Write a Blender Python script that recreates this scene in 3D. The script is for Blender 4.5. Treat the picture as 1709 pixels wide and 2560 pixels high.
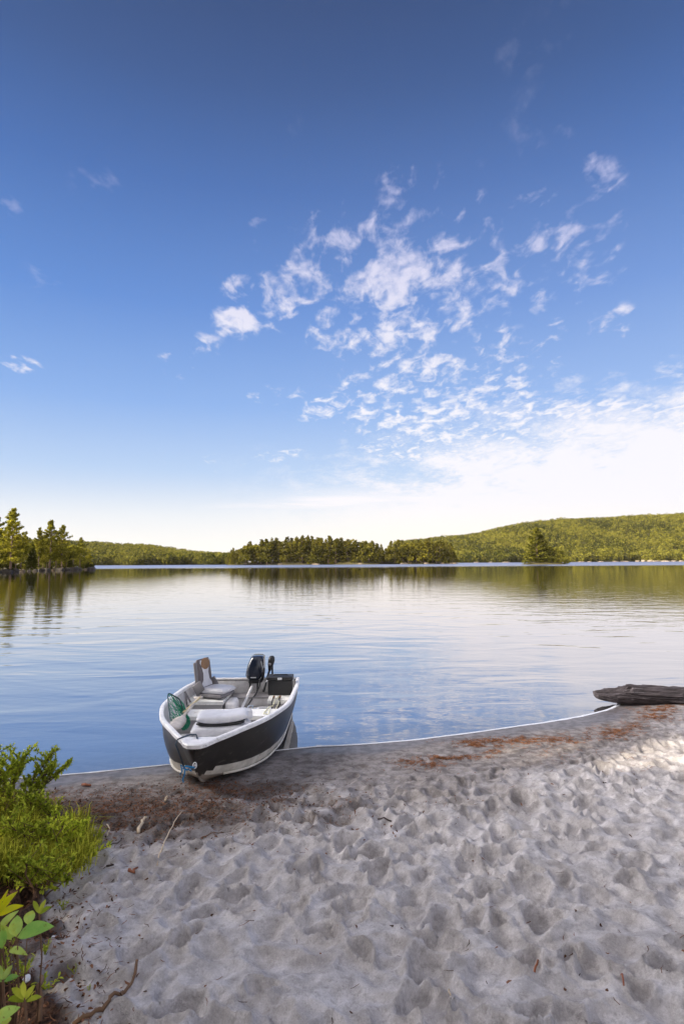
import bpy, math, random
import numpy as np
from mathutils import Vector, Matrix

scene = bpy.context.scene
for _o in list(bpy.data.objects):
    bpy.data.objects.remove(_o)
C = scene.collection
random.seed(7)
RNG = np.random.default_rng(7)
PI = math.pi

# ------------------------------------------------------------------ camera
EYE = 2.25
FPX, CX, CY = 1422.0, 854.5, 1280.0            # focal length and centre in the photograph's pixels
PITCH = math.atan(125 / FPX)
ROLL = math.atan(10 / 1709)
_F = np.array([0, math.cos(PITCH), math.sin(PITCH)])
_R0 = np.array([1.0, 0, 0]); _U0 = np.cross(_R0, _F)
_R = math.cos(ROLL) * _R0 - math.sin(ROLL) * _U0
_U = math.sin(ROLL) * _R0 + math.cos(ROLL) * _U0
cam_d = bpy.data.cameras.new('camera')
cam = bpy.data.objects.new('camera', cam_d); C.objects.link(cam)
cam.matrix_world = Matrix(((_R[0], _U[0], -_F[0], 0), (_R[1], _U[1], -_F[1], 0), (_R[2], _U[2], -_F[2], EYE), (0, 0, 0, 1)))
cam_d.sensor_fit = 'VERTICAL'; cam_d.sensor_height = 36.0; cam_d.lens = FPX / 2560 * 36.0
cam_d.clip_start = 0.05; cam_d.clip_end = 9000
cam_d.dof.use_dof = True; cam_d.dof.focus_distance = 8.0; cam_d.dof.aperture_fstop = 5.6
scene.camera = cam


def ray(x, y):
    return _F + _R * (x - CX) / FPX - _U * (y - CY) / FPX


def at_z(x, y, z):
    r = ray(x, y); t = (z - EYE) / r[2]
    return np.array([0, 0, EYE]) + t * r


def at_y(x, y, Y):
    r = ray(x, y)
    return np.array([0, 0, EYE]) + r * Y / r[1]


# ------------------------------------------------------------------ light
scene.view_settings.view_transform = 'Standard'
scene.view_settings.look = 'None'
scene.view_settings.exposure = 0.08
scene.view_settings.gamma = 1.0
SUN_EL = math.radians(27)
SUN_DIR = np.array([-0.78 * math.cos(SUN_EL), -0.626 * math.cos(SUN_EL), math.sin(SUN_EL)])
SUN_DIR /= np.linalg.norm(SUN_DIR)
sun_d = bpy.data.lights.new('sun', 'SUN'); sun_d.energy = 5.0; sun_d.angle = math.radians(0.6)
sun_d.color = (1.0, 0.86, 0.62)
sun = bpy.data.objects.new('sun', sun_d); C.objects.link(sun)
sun.rotation_euler = Vector(SUN_DIR).to_track_quat('Z', 'Y').to_euler()


class NT:
    """small helper round a node tree"""
    def __init__(s, tree):
        s.t = tree; s.t.nodes.clear()

    def n(s, kind, **kw):
        nd = s.t.nodes.new('ShaderNode' + kind)
        ins = kw.pop('ins', None)
        for k, v in kw.items():
            setattr(nd, k, v)
        if ins:
            for k, v in ins.items():
                s.set(nd, k, v)
        return nd

    def set(s, nd, k, v):
        sock = nd.inputs[k]
        if isinstance(v, bpy.types.NodeSocket):
            s.t.links.new(v, sock)
        elif isinstance(v, bpy.types.Node):
            s.t.links.new(v.outputs[0], sock)
        else:
            sock.default_value = v

    def math(s, op, a, b=None, c=None, clamp=False):
        nd = s.n('Math', operation=op, use_clamp=clamp)
        s.set(nd, 0, a)
        if b is not None: s.set(nd, 1, b)
        if c is not None: s.set(nd, 2, c)
        return nd.outputs[0]

    def ramp(s, fac, stops, interp='LINEAR'):
        nd = s.n('ValToRGB'); cr = nd.color_ramp; cr.interpolation = interp
        while len(cr.elements) > 1: cr.elements.remove(cr.elements[-1])
        for i, (p, c) in enumerate(stops):
            e = cr.elements[0] if i == 0 else cr.elements.new(p)
            e.position = p; e.color = (c[0], c[1], c[2], 1) if not isinstance(c, (int, float)) else (c, c, c, 1)
        s.set(nd, 'Fac', fac)
        return nd.outputs[0]

    def mix(s, fac, a, b, mode='MIX'):
        nd = s.n('MixRGB', blend_type=mode)
        s.set(nd, 0, fac)
        s.set(nd, 1, a if not isinstance(a, tuple) else (*a, 1)); s.set(nd, 2, b if not isinstance(b, tuple) else (*b, 1))
        return nd.outputs[0]

    def smooth(s, v, a, b):
        nd = s.n('MapRange', interpolation_type='SMOOTHSTEP')
        s.set(nd, 0, v); s.set(nd, 1, a); s.set(nd, 2, b)
        nd.inputs[3].default_value = 0; nd.inputs[4].default_value = 1
        return nd.outputs[0]

    def noise(s, vec, scale, detail=4, rough=0.5, dist=0.0):
        nd = s.n('TexNoise'); s.set(nd, 'Vector', vec); s.set(nd, 'Scale', scale)
        s.set(nd, 'Detail', detail); s.set(nd, 'Roughness', rough); s.set(nd, 'Distortion', dist)
        return nd.outputs[0]


world = bpy.data.worlds.new('World'); scene.world = world; world.use_nodes = True
w = NT(world.node_tree)
tc = w.n('TexCoord').outputs['Generated']
sky = w.n('TexSky', sky_type='NISHITA', sun_disc=False, sun_elevation=SUN_EL, sun_rotation=math.atan2(SUN_DIR[0], SUN_DIR[1]), altitude=300, air_density=1.0, dust_density=0.6, ozone_density=2.5)
sep = w.n('SeparateXYZ'); w.set(sep, 0, tc)
X, Y, Z = sep.outputs
Yc = w.math('MAXIMUM', Y, 0.03)
front = w.smooth(Y, 0.03, 0.25)
u = w.math('DIVIDE', X, Yc); v = w.math('DIVIDE', Z, Yc)
uv = w.n('CombineXYZ', ins={0: u, 1: v, 2: 0.0}).outputs[0]
el = w.math('MULTIPLY', w.math('ARCSINE', Z), 2 / PI)
# clear air: the physical sky, corrected towards the photograph's deep blue zenith and pale horizon
grad = w.ramp(el, [(0.0, (0.92, 0.91, 0.90)), (0.05, (0.76, 0.82, 0.91)), (0.10, (0.48, 0.64, 0.90)), (0.17, (0.265, 0.45, 0.84)),
                   (0.27, (0.130, 0.282, 0.68)), (0.38, (0.074, 0.170, 0.46)), (0.46, (0.054, 0.113, 0.30)), (0.54, (0.040, 0.076, 0.20)), (0.64, (0.032, 0.06, 0.16))])
hsv = w.n('HueSaturation'); hsv.inputs['Saturation'].default_value = 1.0
w.set(hsv, 'Color', sky.outputs[0])
SKYS = 0.10
nish = w.mix(1.0, hsv.outputs[0], (SKYS, SKYS, SKYS), 'MULTIPLY')
side = w.smooth(u, -0.7, 0.9)
grad2 = w.mix(w.math('MULTIPLY', w.smooth(v, 1.0, 0.1), w.math('MULTIPLY', side, 0.16)), grad, (0.8, 0.86, 1.0))
clear = w.mix(0.92, nish, grad2)
# clouds: one thin broken layer, laid out on a plane overhead
Zc = w.math('ADD', w.math('MAXIMUM', Z, 0.0), 0.06)
px = w.math('DIVIDE', X, Zc); py = w.math('DIVIDE', Y, Zc)
pl = w.n('CombineXYZ', ins={0: px, 1: py, 2: 3.3}).outputs[0]
mp = w.n('Mapping'); w.set(mp, 0, pl); mp.inputs['Rotation'].default_value = (0, 0, 0.45); mp.inputs['Scale'].default_value = (1.25, 0.72, 1)
n1 = w.noise(mp.outputs[0], 10.5, 3, 0.5, 0.5)
n2 = w.noise(mp.outputs[0], 24.0, 6, 0.6, 0.5)
n3 = w.noise(uv, 26.0, 5, 0.6, 0.8)


def blob(dx, dy, rx, ry, rot=0.0):
    s = 1709 / 1568
    r = ray(dx * s, dy * s); c = (r[0] / r[1], r[2] / r[1])
    k = (1 + c[1] ** 2) ** 0.5
    m = w.n('Mapping', vector_type='TEXTURE'); w.set(m, 0, uv)
    m.inputs['Location'].default_value = (c[0], c[1], 0)
    m.inputs['Rotation'].default_value = (0, 0, math.radians(rot))
    m.inputs['Scale'].default_value = (rx * s / FPX * k, ry * s / FPX * k * k, 1)
    g = w.n('TexGradient', gradient_type='SPHERICAL'); w.set(g, 0, m.outputs[0])
    return g.outputs[1]


BLOBS = [  # x, y, rx, ry, tilt, weight (photograph at 1568 wide)
    (540, 738, 52, 30, -12, 1.3), (548, 660, 40, 28, -10, .75), (655, 665, 62, 50, -20, .85), (600, 695, 95, 32, -25, .6), (645, 735, 60, 30, -20, .45),
    (740, 590, 110, 50, 25, .85), (768, 660, 100, 90, 0, .62), (790, 775, 85, 40, -8, .75), (900, 668, 140, 75, 22, 1.0), (920, 745, 110, 80, 20, 1.0),
    (1020, 668, 95, 75, 20, .85), (890, 560, 95, 110, -50, .62), (970, 600, 110, 60, 40, .6), (1010, 470, 110, 60, 30, .55), (918, 408, 45, 32, 20, .6), (765, 505, 60, 38, 20, .5),
    (1125, 545, 75, 50, 20, .5), (1145, 620, 100, 70, 35, .62), (1232, 480, 75, 50, 15, .5), (1265, 565, 85, 55, 35, .56), (1375, 395, 40, 45, 50, .5), (1385, 600, 60, 50, 40, .5),
    (1270, 665, 70, 40, 30, .5), (1320, 732, 60, 36, 25, .6), (1418, 738, 50, 30, 35, .55), (1240, 770, 60, 25, 20, .5), (1245, 835, 40, 40, 50, .45),
    (1020, 745, 70, 60, 20, .6), (1070, 490, 60, 50, 40, .4), (1390, 500, 60, 50, 20, .35), (1285, 290, 100, 80, 40, .18), (600, 540, 60, 40, -20, .3), (1160, 90, 60, 80, 60, .16), (1400, 30, 120, 60, -20, .14),
    (950, 860, 160, 48, 5, .72), (1090, 890, 140, 60, 10, .75), (840, 900, 90, 42, 0, .55), (865, 935, 70, 32, 10, .9), (735, 940, 55, 26, 8, .85), (1150, 800, 90, 50, -10, .55),
    (625, 908, 75, 22, 5, .45), (430, 815, 75, 36, 30, .45), (230, 418, 60, 36, 0, .22), (40, 833, 65, 17, -12, .7), (85, 650, 70, 40, -20, .2), (30, 468, 35, 25, 0, .3), (640, 1045, 70, 14, 5, .5), (440, 1055, 90, 16, 5, .3), (565, 1075, 70, 12, 5, .3),
    (660, 480, 60, 50, 0, .28), (700, 280, 120, 60, 0, .12), (1060, 960, 220, 50, 4, .95), (1330, 975, 330, 60, 6, .9), (1000, 1010, 180, 50, 4, .7), (1530, 960, 200, 60, 5, .8),
]
cov = None
for bx_, by_, rx_, ry_, rot_, wt_ in BLOBS:
    g = w.math('MULTIPLY', w.math('MINIMUM', w.math('MULTIPLY', blob(bx_, by_, rx_ * 1.35, ry_ * 1.35, rot_), 2.2), 1.0), wt_)
    cov = g if cov is None else w.math('MAXIMUM', cov, g)
tex = w.math('ADD', w.math('MULTIPLY', n2, 0.62), w.math('MULTIPLY', n3, 0.38))
den = w.math('ADD', w.math('MULTIPLY', cov, 0.80), w.math('MULTIPLY', w.math('SUBTRACT', tex, 0.5), 1.7))
den = w.math('ADD', den, w.math('MULTIPLY', w.math('SUBTRACT', n1, 0.5), 2.9))
den = w.math('MULTIPLY', w.smooth(den, 0.36, 1.36), w.smooth(cov, 0.0, 0.55))
# bright sheet low on the right, thinning upwards, and the white veil along the horizon
top = w.math('ADD', 0.160, w.math('MULTIPLY', w.smooth(u, -0.12, 0.62), 0.165))
smp = w.n('Mapping'); w.set(smp, 0, uv); smp.inputs['Scale'].default_value = (1, 2.4, 1); smp.inputs['Rotation'].default_value = (0, 0, -0.12)
stx = w.noise(smp.outputs[0], 9.0, 6, 0.6, 0.6)
shn = w.math('ADD', w.math('MULTIPLY', w.math('SUBTRACT', w.math('ADD', w.math('MULTIPLY', stx, .7), w.math('MULTIPLY', tex, .3)), 0.5), 0.50), w.math('MULTIPLY', w.math('SUBTRACT', n1, 0.5), 0.12))
sheet = w.smooth(w.math('SUBTRACT', w.math('SUBTRACT', top, v), shn), -0.03, 0.12)
sheet = w.math('MULTIPLY', sheet, w.smooth(u, -0.30, 0.18))
veil = w.smooth(v, 0.16, 0.01)
low = w.n('Mapping'); w.set(low, 0, uv); low.inputs['Scale'].default_value = (2.2, 26, 1)
nl = w.noise(low.outputs[0], 1.0, 5, 0.55, 0.4)
streak = w.math('MULTIPLY', w.math('ADD', 0.25, w.smooth(nl, 0.42, 0.58)), w.math('MAXIMUM', blob(760, 1152, 330, 24, 2), blob(1150, 1140, 560, 50, 0)))
cl = w.math('MAXIMUM', w.math('MAXIMUM', den, sheet), w.math('MULTIPLY', streak, 1.3), clamp=True)
cl = w.math('MULTIPLY', cl, front)
ccol = w.mix(w.smooth(v, 0.75, 0.2), (0.60, 0.60, 0.84), (0.93, 0.91, 0.96))
ccol = w.mix(w.smooth(v, 0.12, 0.03), ccol, (1.0, 0.95, 0.89))
s1 = w.mix(w.math('MULTIPLY', veil, w.math('MULTIPLY', front, 0.55)), clear, (1.0, 0.965, 0.93))
s2 = w.mix(w.math('MULTIPLY', cl, 0.93), s1, ccol)
# behind the camera and overhead: unseen bright cloud added to fill the shaded sand
nb = w.noise(pl, 0.9, 5, 0.55, 0.3)
back = w.math('MULTIPLY', w.smooth(Y, 0.15, -0.35), w.smooth(nb, 0.30, 0.55))
back = w.math('MAXIMUM', back, w.math('MULTIPLY', w.smooth(Z, 0.86, 0.97), 0.5))
s3 = w.mix(back, s2, (1.15, 1.10, 1.10))
# added fill: an unseen bright sky patch to the left, raking the sand
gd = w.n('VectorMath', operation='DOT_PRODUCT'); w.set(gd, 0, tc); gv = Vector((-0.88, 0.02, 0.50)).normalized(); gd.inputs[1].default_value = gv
fill_glow = w.smooth(gd.outputs['Value'], 0.90, 0.985)
s3 = w.mix(fill_glow, s3, (24.0, 22.6, 21.6))
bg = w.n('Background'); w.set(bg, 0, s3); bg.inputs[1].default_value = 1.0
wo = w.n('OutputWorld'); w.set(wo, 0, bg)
world.cycles.sampling_method = 'MANUAL'; world.cycles.sample_map_resolution = 1024
try:
    scene.cycles.use_denoising = True
    scene.cycles.max_bounces = 6; scene.cycles.transparent_max_bounces = 12
    scene.cycles.sample_clamp_indirect = 6
except Exception:
    pass

# ------------------------------------------------------------------ materials
MATS = {}


def principled(name, col, rough=0.6, var=0.12, vscale=8.0, metal=0.0, spec=0.5, bump=0.0, bscale=40.0, col2=None, stretch=None, coat=0.0, objrand=0.0, wear=None):
    m = bpy.data.materials.new(name); m.use_nodes = True; t = NT(m.node_tree)
    co = t.n('TexCoord').outputs['Object']
    if stretch:
        mp_ = t.n('Mapping'); t.set(mp_, 0, co); mp_.inputs['Scale'].default_value = stretch; co = mp_.outputs[0]
    nz = t.noise(co, vscale, 6, 0.62)
    c2 = col2 or tuple(c * 0.6 for c in col)
    base = t.mix(t.smooth(nz, 0.5 - 0.22, 0.5 + 0.22), tuple(c * (1 - var) + d * var for c, d in zip(col, c2)), tuple(min(1, c * (1 + var * 0.5)) for c in col))
    if objrand:
        oi = t.n('ObjectInfo').outputs['Random']
        base = t.mix(1.0, base, t.ramp(oi, [(0, 1 - objrand), (1, 1 + objrand)]), 'MULTIPLY')
    if wear:
        wm = t.n('Mapping'); t.set(wm, 0, t.n('TexCoord').outputs['Object']); wm.inputs['Scale'].default_value = wear[3]
        wmask = t.smooth(t.noise(wm.outputs[0], wear[2], 8, 0.75, 0.4), 0.56, 0.66)
        base = t.mix(t.math('MULTIPLY', wmask, wear[1]), base, wear[0])
    p = t.n('BsdfPrincipled'); t.set(p, 'Base Color', base); t.set(p, 'Roughness', rough); t.set(p, 'Metallic', metal)
    t.set(p, 'Specular IOR Level', spec); t.set(p, 'Coat Weight', coat)
    if bump:
        b = t.n('Bump'); t.set(b, 'Height', t.noise(co, bscale, 5, 0.6)); b.inputs['Strength'].default_value = 0.6; b.inputs['Distance'].default_value = bump
        t.set(p, 'Normal', b)
    o = t.n('OutputMaterial'); t.set(o, 0, p)
    MATS[name] = m
    return m


def foliage(name, dark, light, scale=1.2, trans=0.3, randv=0.25, dead=None):
    m = bpy.data.materials.new(name); m.use_nodes = True; t = NT(m.node_tree)
    co = t.n('TexCoord').outputs['Object']
    nz = t.noise(co, scale, 4, 0.6)
    if name == 'hill_foliage': nz = t.math('ADD', t.math('MULTIPLY', t.n('VertexColor', layer_name='tone').outputs[0], 0.85), t.math('MULTIPLY', nz, 0.3))
    geo = t.n('NewGeometry').outputs['Random Per Island']
    f = t.math('ADD', t.math('MULTIPLY', nz, 0.75), t.math('MULTIPLY', geo, 0.4))
    base = t.mix(t.smooth(f, 0.3, 0.85), dark, light)
    oi = t.n('ObjectInfo').outputs['Random']
    base = t.mix(1.0, base, t.ramp(oi, [(0, (1 - randv, 1 - randv, 1 - randv)), (0.5, (1, 1 - randv * 0.15, 1)), (1, (1 + randv, 1 + randv * 0.8, 1))]), 'MULTIPLY')
    if name.startswith('broad'):
        base = t.mix(t.math('MULTIPLY', t.smooth(t.noise(co, 55, 5, 0.7), 0.60, 0.68), 0.75), base, (0.22, 0.12, 0.03))
        base = t.mix(t.math('MULTIPLY', t.smooth(t.noise(co, 14, 4, 0.6), 0.45, 0.62), 0.5), base, (0.55, 0.58, 0.06))
    d = t.n('BsdfDiffuse'); t.set(d, 0, base)
    tr = t.n('BsdfTranslucent'); t.set(tr, 0, base)
    mx = t.n('MixShader'); t.set(mx, 0, trans); t.set(mx, 1, d); t.set(mx, 2, tr)
    o = t.n('OutputMaterial'); t.set(o, 0, mx)
    MATS[name] = m
    return m


# ------------------------------------------------------------------ mesh helpers
class MB:
    """collects shapes into ONE mesh; every face has a material slot number and a smooth flag"""
    def __init__(s):
        s.v = []; s.f = []; s.m = []; s.s = []; s.off = 0

    def add(s, verts, faces, mat=0, smooth=False):
        verts = np.asarray(verts, float)
        s.v.append(verts)
        for f in faces:
            s.f.append([i + s.off for i in f]); s.m.append(mat); s.s.append(smooth)
        s.off += len(verts)

    def box(s, c, size, rz=0.0, rx=0.0, ry=0.0, mat=0, bevel=0.0, taper=1.0):
        hx, hy, hz = [q / 2 for q in size]
        M = (Matrix.Rotation(rz, 3, 'Z') @ Matrix.Rotation(ry, 3, 'Y') @ Matrix.Rotation(rx, 3, 'X'))
        if bevel <= 0:
            P = [(x * (taper if z > 0 else 1), y * (taper if z > 0 else 1), z) for z in (-hz, hz) for x, y in ((-hx, -hy), (hx, -hy), (hx, hy), (-hx, hy))]
            F = [(0, 3, 2, 1), (4, 5, 6, 7), (0, 1, 5, 4), (1, 2, 6, 5), (2, 3, 7, 6), (3, 0, 4, 7)]
            s.add([tuple(M @ Vector(p) + Vector(c)) for p in P], F, mat)
            return
        # rounded box: superellipse-like grid
        b = min(bevel, hx * .98, hy * .98, hz * .98)
        n = 3
        ring = []
        for sx, sy, a0 in ((1, 1, 0), (-1, 1, 90), (-1, -1, 180), (1, -1, 270)):
            for k in range(n + 1):
                a = math.radians(a0 + 90 * k / n); ring.append((sx * (hx - b), sy * (hy - b), math.cos(a), math.sin(a)))
        rows = []
        for k in range(n + 1):
            a = math.radians(-90 + 90 * k / n); rows.append((-(hz - b) + b * math.sin(a), b * math.cos(a)))
        for k in range(n + 1):
            a = math.radians(90 * k / n); rows.append(((hz - b) + b * math.sin(a), b * math.cos(a)))
        P = []
        for z, r in rows:
            tp = 1 + (taper - 1) * (z + hz) / (2 * hz)
            for (x, y, cx_, sy_) in ring:
                P.append(tuple(M @ Vector(((x + r * cx_) * tp, (y + r * sy_) * tp, z)) + Vector(c)))
        nr = len(ring); F = []
        for i in range(len(rows) - 1):
            for j in range(nr):
                F.append((i * nr + j, i * nr + (j + 1) % nr, (i + 1) * nr + (j + 1) % nr, (i + 1) * nr + j))
        F.append(tuple(range(nr))[::-1]); F.append(tuple((len(rows) - 1) * nr + j for j in range(nr)))
        s.add(P, F, mat, True)

    def tube(s, pts, r, n=8, mat=0, flat=1.0, smooth=True, cap=True):
        pts = [Vector(p) for p in pts]
        rs = r if hasattr(r, '__len__') else [r] * len(pts)
        P = []; up = None
        for i, p in enumerate(pts):
            d = (pts[min(i + 1, len(pts) - 1)] - pts[max(i - 1, 0)])
            if d.length < 1e-9: d = Vector((0, 0, 1))
            d.normalize()
            if up is None:
                up = Vector((0, 0, 1)) if abs(d.z) < 0.9 else Vector((1, 0, 0))
            a = d.cross(up).normalized(); b = a.cross(d).normalized(); up = b
            for k in range(n):
                t = 2 * PI * k / n
                P.append(p + a * math.cos(t) * rs[i] + b * math.sin(t) * rs[i] * flat)
        F = []
        for i in range(len(pts) - 1):
            for k in range(n):
                F.append((i * n + k, i * n + (k + 1) % n, (i + 1) * n + (k + 1) % n, (i + 1) * n + k))
        if cap:
            F.append(tuple(range(n))[::-1]); F.append(tuple((len(pts) - 1) * n + k for k in range(n)))
        s.add([tuple(p) for p in P], F, mat, smooth)

    def sweep(s, pts, prof, mat=0, ups=None):
        """closed profile (side, up) along pts, up kept vertical"""
        P = []; n = len(prof)
        pts = [Vector(p) for p in pts]
        for i, p in enumerate(pts):
            d = (pts[min(i + 1, len(pts) - 1)] - pts[max(i - 1, 0)]); d.z = 0; d.normalize()
            a = Vector((d.y, -d.x, 0))
            for (q, z) in prof: P.append(tuple(p + a * q + Vector((0, 0, z))))
        F = []
        for i in range(len(pts) - 1):
            for k in range(n):
                F.append((i * n + k, i * n + (k + 1) % n, (i + 1) * n + (k + 1) % n, (i + 1) * n + k))
        F.append(tuple(range(n))[::-1]); F.append(tuple((len(pts) - 1) * n + k for k in range(n)))
        s.add(P, F, mat, False)

    def lathe(s, c, prof, n=16, axis=None, mat=0):
        """prof: (radius, height) pairs"""
        M = Vector(axis or (0, 0, 1)).to_track_quat('Z', 'Y').to_matrix()
        P = []
        for r, z in prof:
            for k in range(n):
                t = 2 * PI * k / n
                P.append(tuple(M @ Vector((r * math.cos(t), r * math.sin(t), z)) + Vector(c)))
        F = []
        for i in range(len(prof) - 1):
            for k in range(n):
                F.append((i * n + k, i * n + (k + 1) % n, (i + 1) * n + (k + 1) % n, (i + 1) * n + k))
        F.append(tuple(range(n))[::-1]); F.append(tuple((len(prof) - 1) * n + k for k in range(n)))
        s.add(P, F, mat, True)

    def build(s, name, mats, parent=None, auto=None):
        me = bpy.data.meshes.new(name)
        V = np.concatenate(s.v) if s.v else np.zeros((0, 3))
        me.from_pydata(V.tolist(), [], s.f)
        if not isinstance(mats, (list, tuple)): mats = [mats]
        for m in mats: me.materials.append(m)
        me.polygons.foreach_set('material_index', s.m); me.polygons.foreach_set('use_smooth', s.s)
        me.update()
        o = bpy.data.objects.new(name, me); C.objects.link(o)
        if parent is not None: o.parent = parent
        return o


def raw_mesh(name, V, F, mat, smooth=False):
    """fast mesh from arrays: F is (n,3) or (n,4)"""
    me = bpy.data.meshes.new(name)
    V = np.ascontiguousarray(V, dtype=np.float32); F = np.ascontiguousarray(F, dtype=np.int32)
    k = F.shape[1]
    me.vertices.add(len(V)); me.vertices.foreach_set('co', V.ravel())
    me.loops.add(F.size); me.loops.foreach_set('vertex_index', F.ravel())
    me.polygons.add(len(F)); me.polygons.foreach_set('loop_start', np.arange(0, F.size, k, dtype=np.int32))
    me.polygons.foreach_set('loop_total', np.full(len(F), k, dtype=np.int32))
    me.update(calc_edges=True)
    me.polygons.foreach_set('use_smooth', np.full(len(F), smooth))
    me.materials.append(mat)
    return me


def tag(o, label=None, cat=None, group=None, kind=None):
    if label: o['label'] = label
    if cat: o['category'] = cat
    if group: o['group'] = group
    if kind: o['kind'] = kind
    return o


def thing(name, loc=(0, 0, 0), rz=0.0):
    o = bpy.data.objects.new(name, None); C.objects.link(o)
    o.location = loc; o.rotation_euler = (0, 0, rz); o.empty_display_size = 0.2
    return o


def link(name, me, parent=None):
    o = bpy.data.objects.new(name, me); C.objects.link(o)
    if parent is not None: o.parent = parent
    return o


def vnoise(x, y, seed=0):
    """smooth value noise on arrays"""
    xi = np.floor(x).astype(np.int64); yi = np.floor(y).astype(np.int64)
    xf = x - xi; yf = y - yi

    def h(a, b):
        n = (a * 374761393 + b * 668265263 + seed * 1442695041) & 0xFFFFFFFF
        n = ((n ^ (n >> 13)) * 1274126177) & 0xFFFFFFFF
        return ((n ^ (n >> 16)) & 0xFFFF) / 65535.0
    sx = xf * xf * xf * (xf * (xf * 6 - 15) + 10); sy = yf * yf * yf * (yf * (yf * 6 - 15) + 10)
    return (h(xi, yi) * (1 - sx) + h(xi + 1, yi) * sx) * (1 - sy) + (h(xi, yi + 1) * (1 - sx) + h(xi + 1, yi + 1) * sx) * sy


def fbm(x, y, oct_=4, seed=0, gain=0.5):
    a = 1.0; t = 0.0; s = 0.0
    for i in range(oct_):
        t = t + a * vnoise(x * 2 ** i + i * 17.3, y * 2 ** i - i * 9.1, seed + i); s += a; a *= gain
    return t / s


def sstep(x, a, b):
    t = np.clip((x - a) / (b - a), 0, 1)
    return t * t * (3 - 2 * t)


# ------------------------------------------------------------------ ground: one sheet from the lake bed up over the beach
SHORE = np.array([(-3000, -900), (-300, -200), (-60, -20), (-25, 2), (-12, 5.0), (-6, 5.95), (-3.61, 6.2), (-2.98, 6.29), (-2.04, 6.55), (-1.3, 6.83), (-0.51, 7.13), (0.21, 7.25),
                  (1.24, 7.54), (2.42, 8.01), (3.08, 8.3), (3.6, 8.57), (3.95, 8.80), (4.25, 9.08), (4.42, 9.30), (4.6, 9.5), (4.9, 9.62), (5.6, 9.6), (7, 9.45), (10, 9.3), (20, 9.2), (60, 6), (300, -200), (3000, -900)], float)


def shore_dist(x, y):
    """signed distance to the waterline, positive inland"""
    best = np.full(x.shape, 1e12)
    for (ax, ay), (bx, by) in zip(SHORE[:-1], SHORE[1:]):
        dx, dy = bx - ax, by - ay; L2 = dx * dx + dy * dy
        t = np.clip(((x - ax) * dx + (y - ay) * dy) / L2, 0, 1)
        best = np.minimum(best, (x - ax - t * dx) ** 2 + (y - ay - t * dy) ** 2)
    ys = np.interp(x, SHORE[:, 0], SHORE[:, 1])
    return np.sqrt(best) * np.where(y < ys, 1, -1)


def base_height(d):
    return np.where(d > 0, 0.075 * np.minimum(d, 2.2) + 0.05 * np.clip(d - 2.2, 0, 3) + 0.03 * np.clip(d - 5.2, 0, 60) * 1.0,
                    np.maximum(0.10 * d, -0.35 + 0.12 * np.minimum(d + 3.5, 0)).clip(-4, 0))


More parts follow.
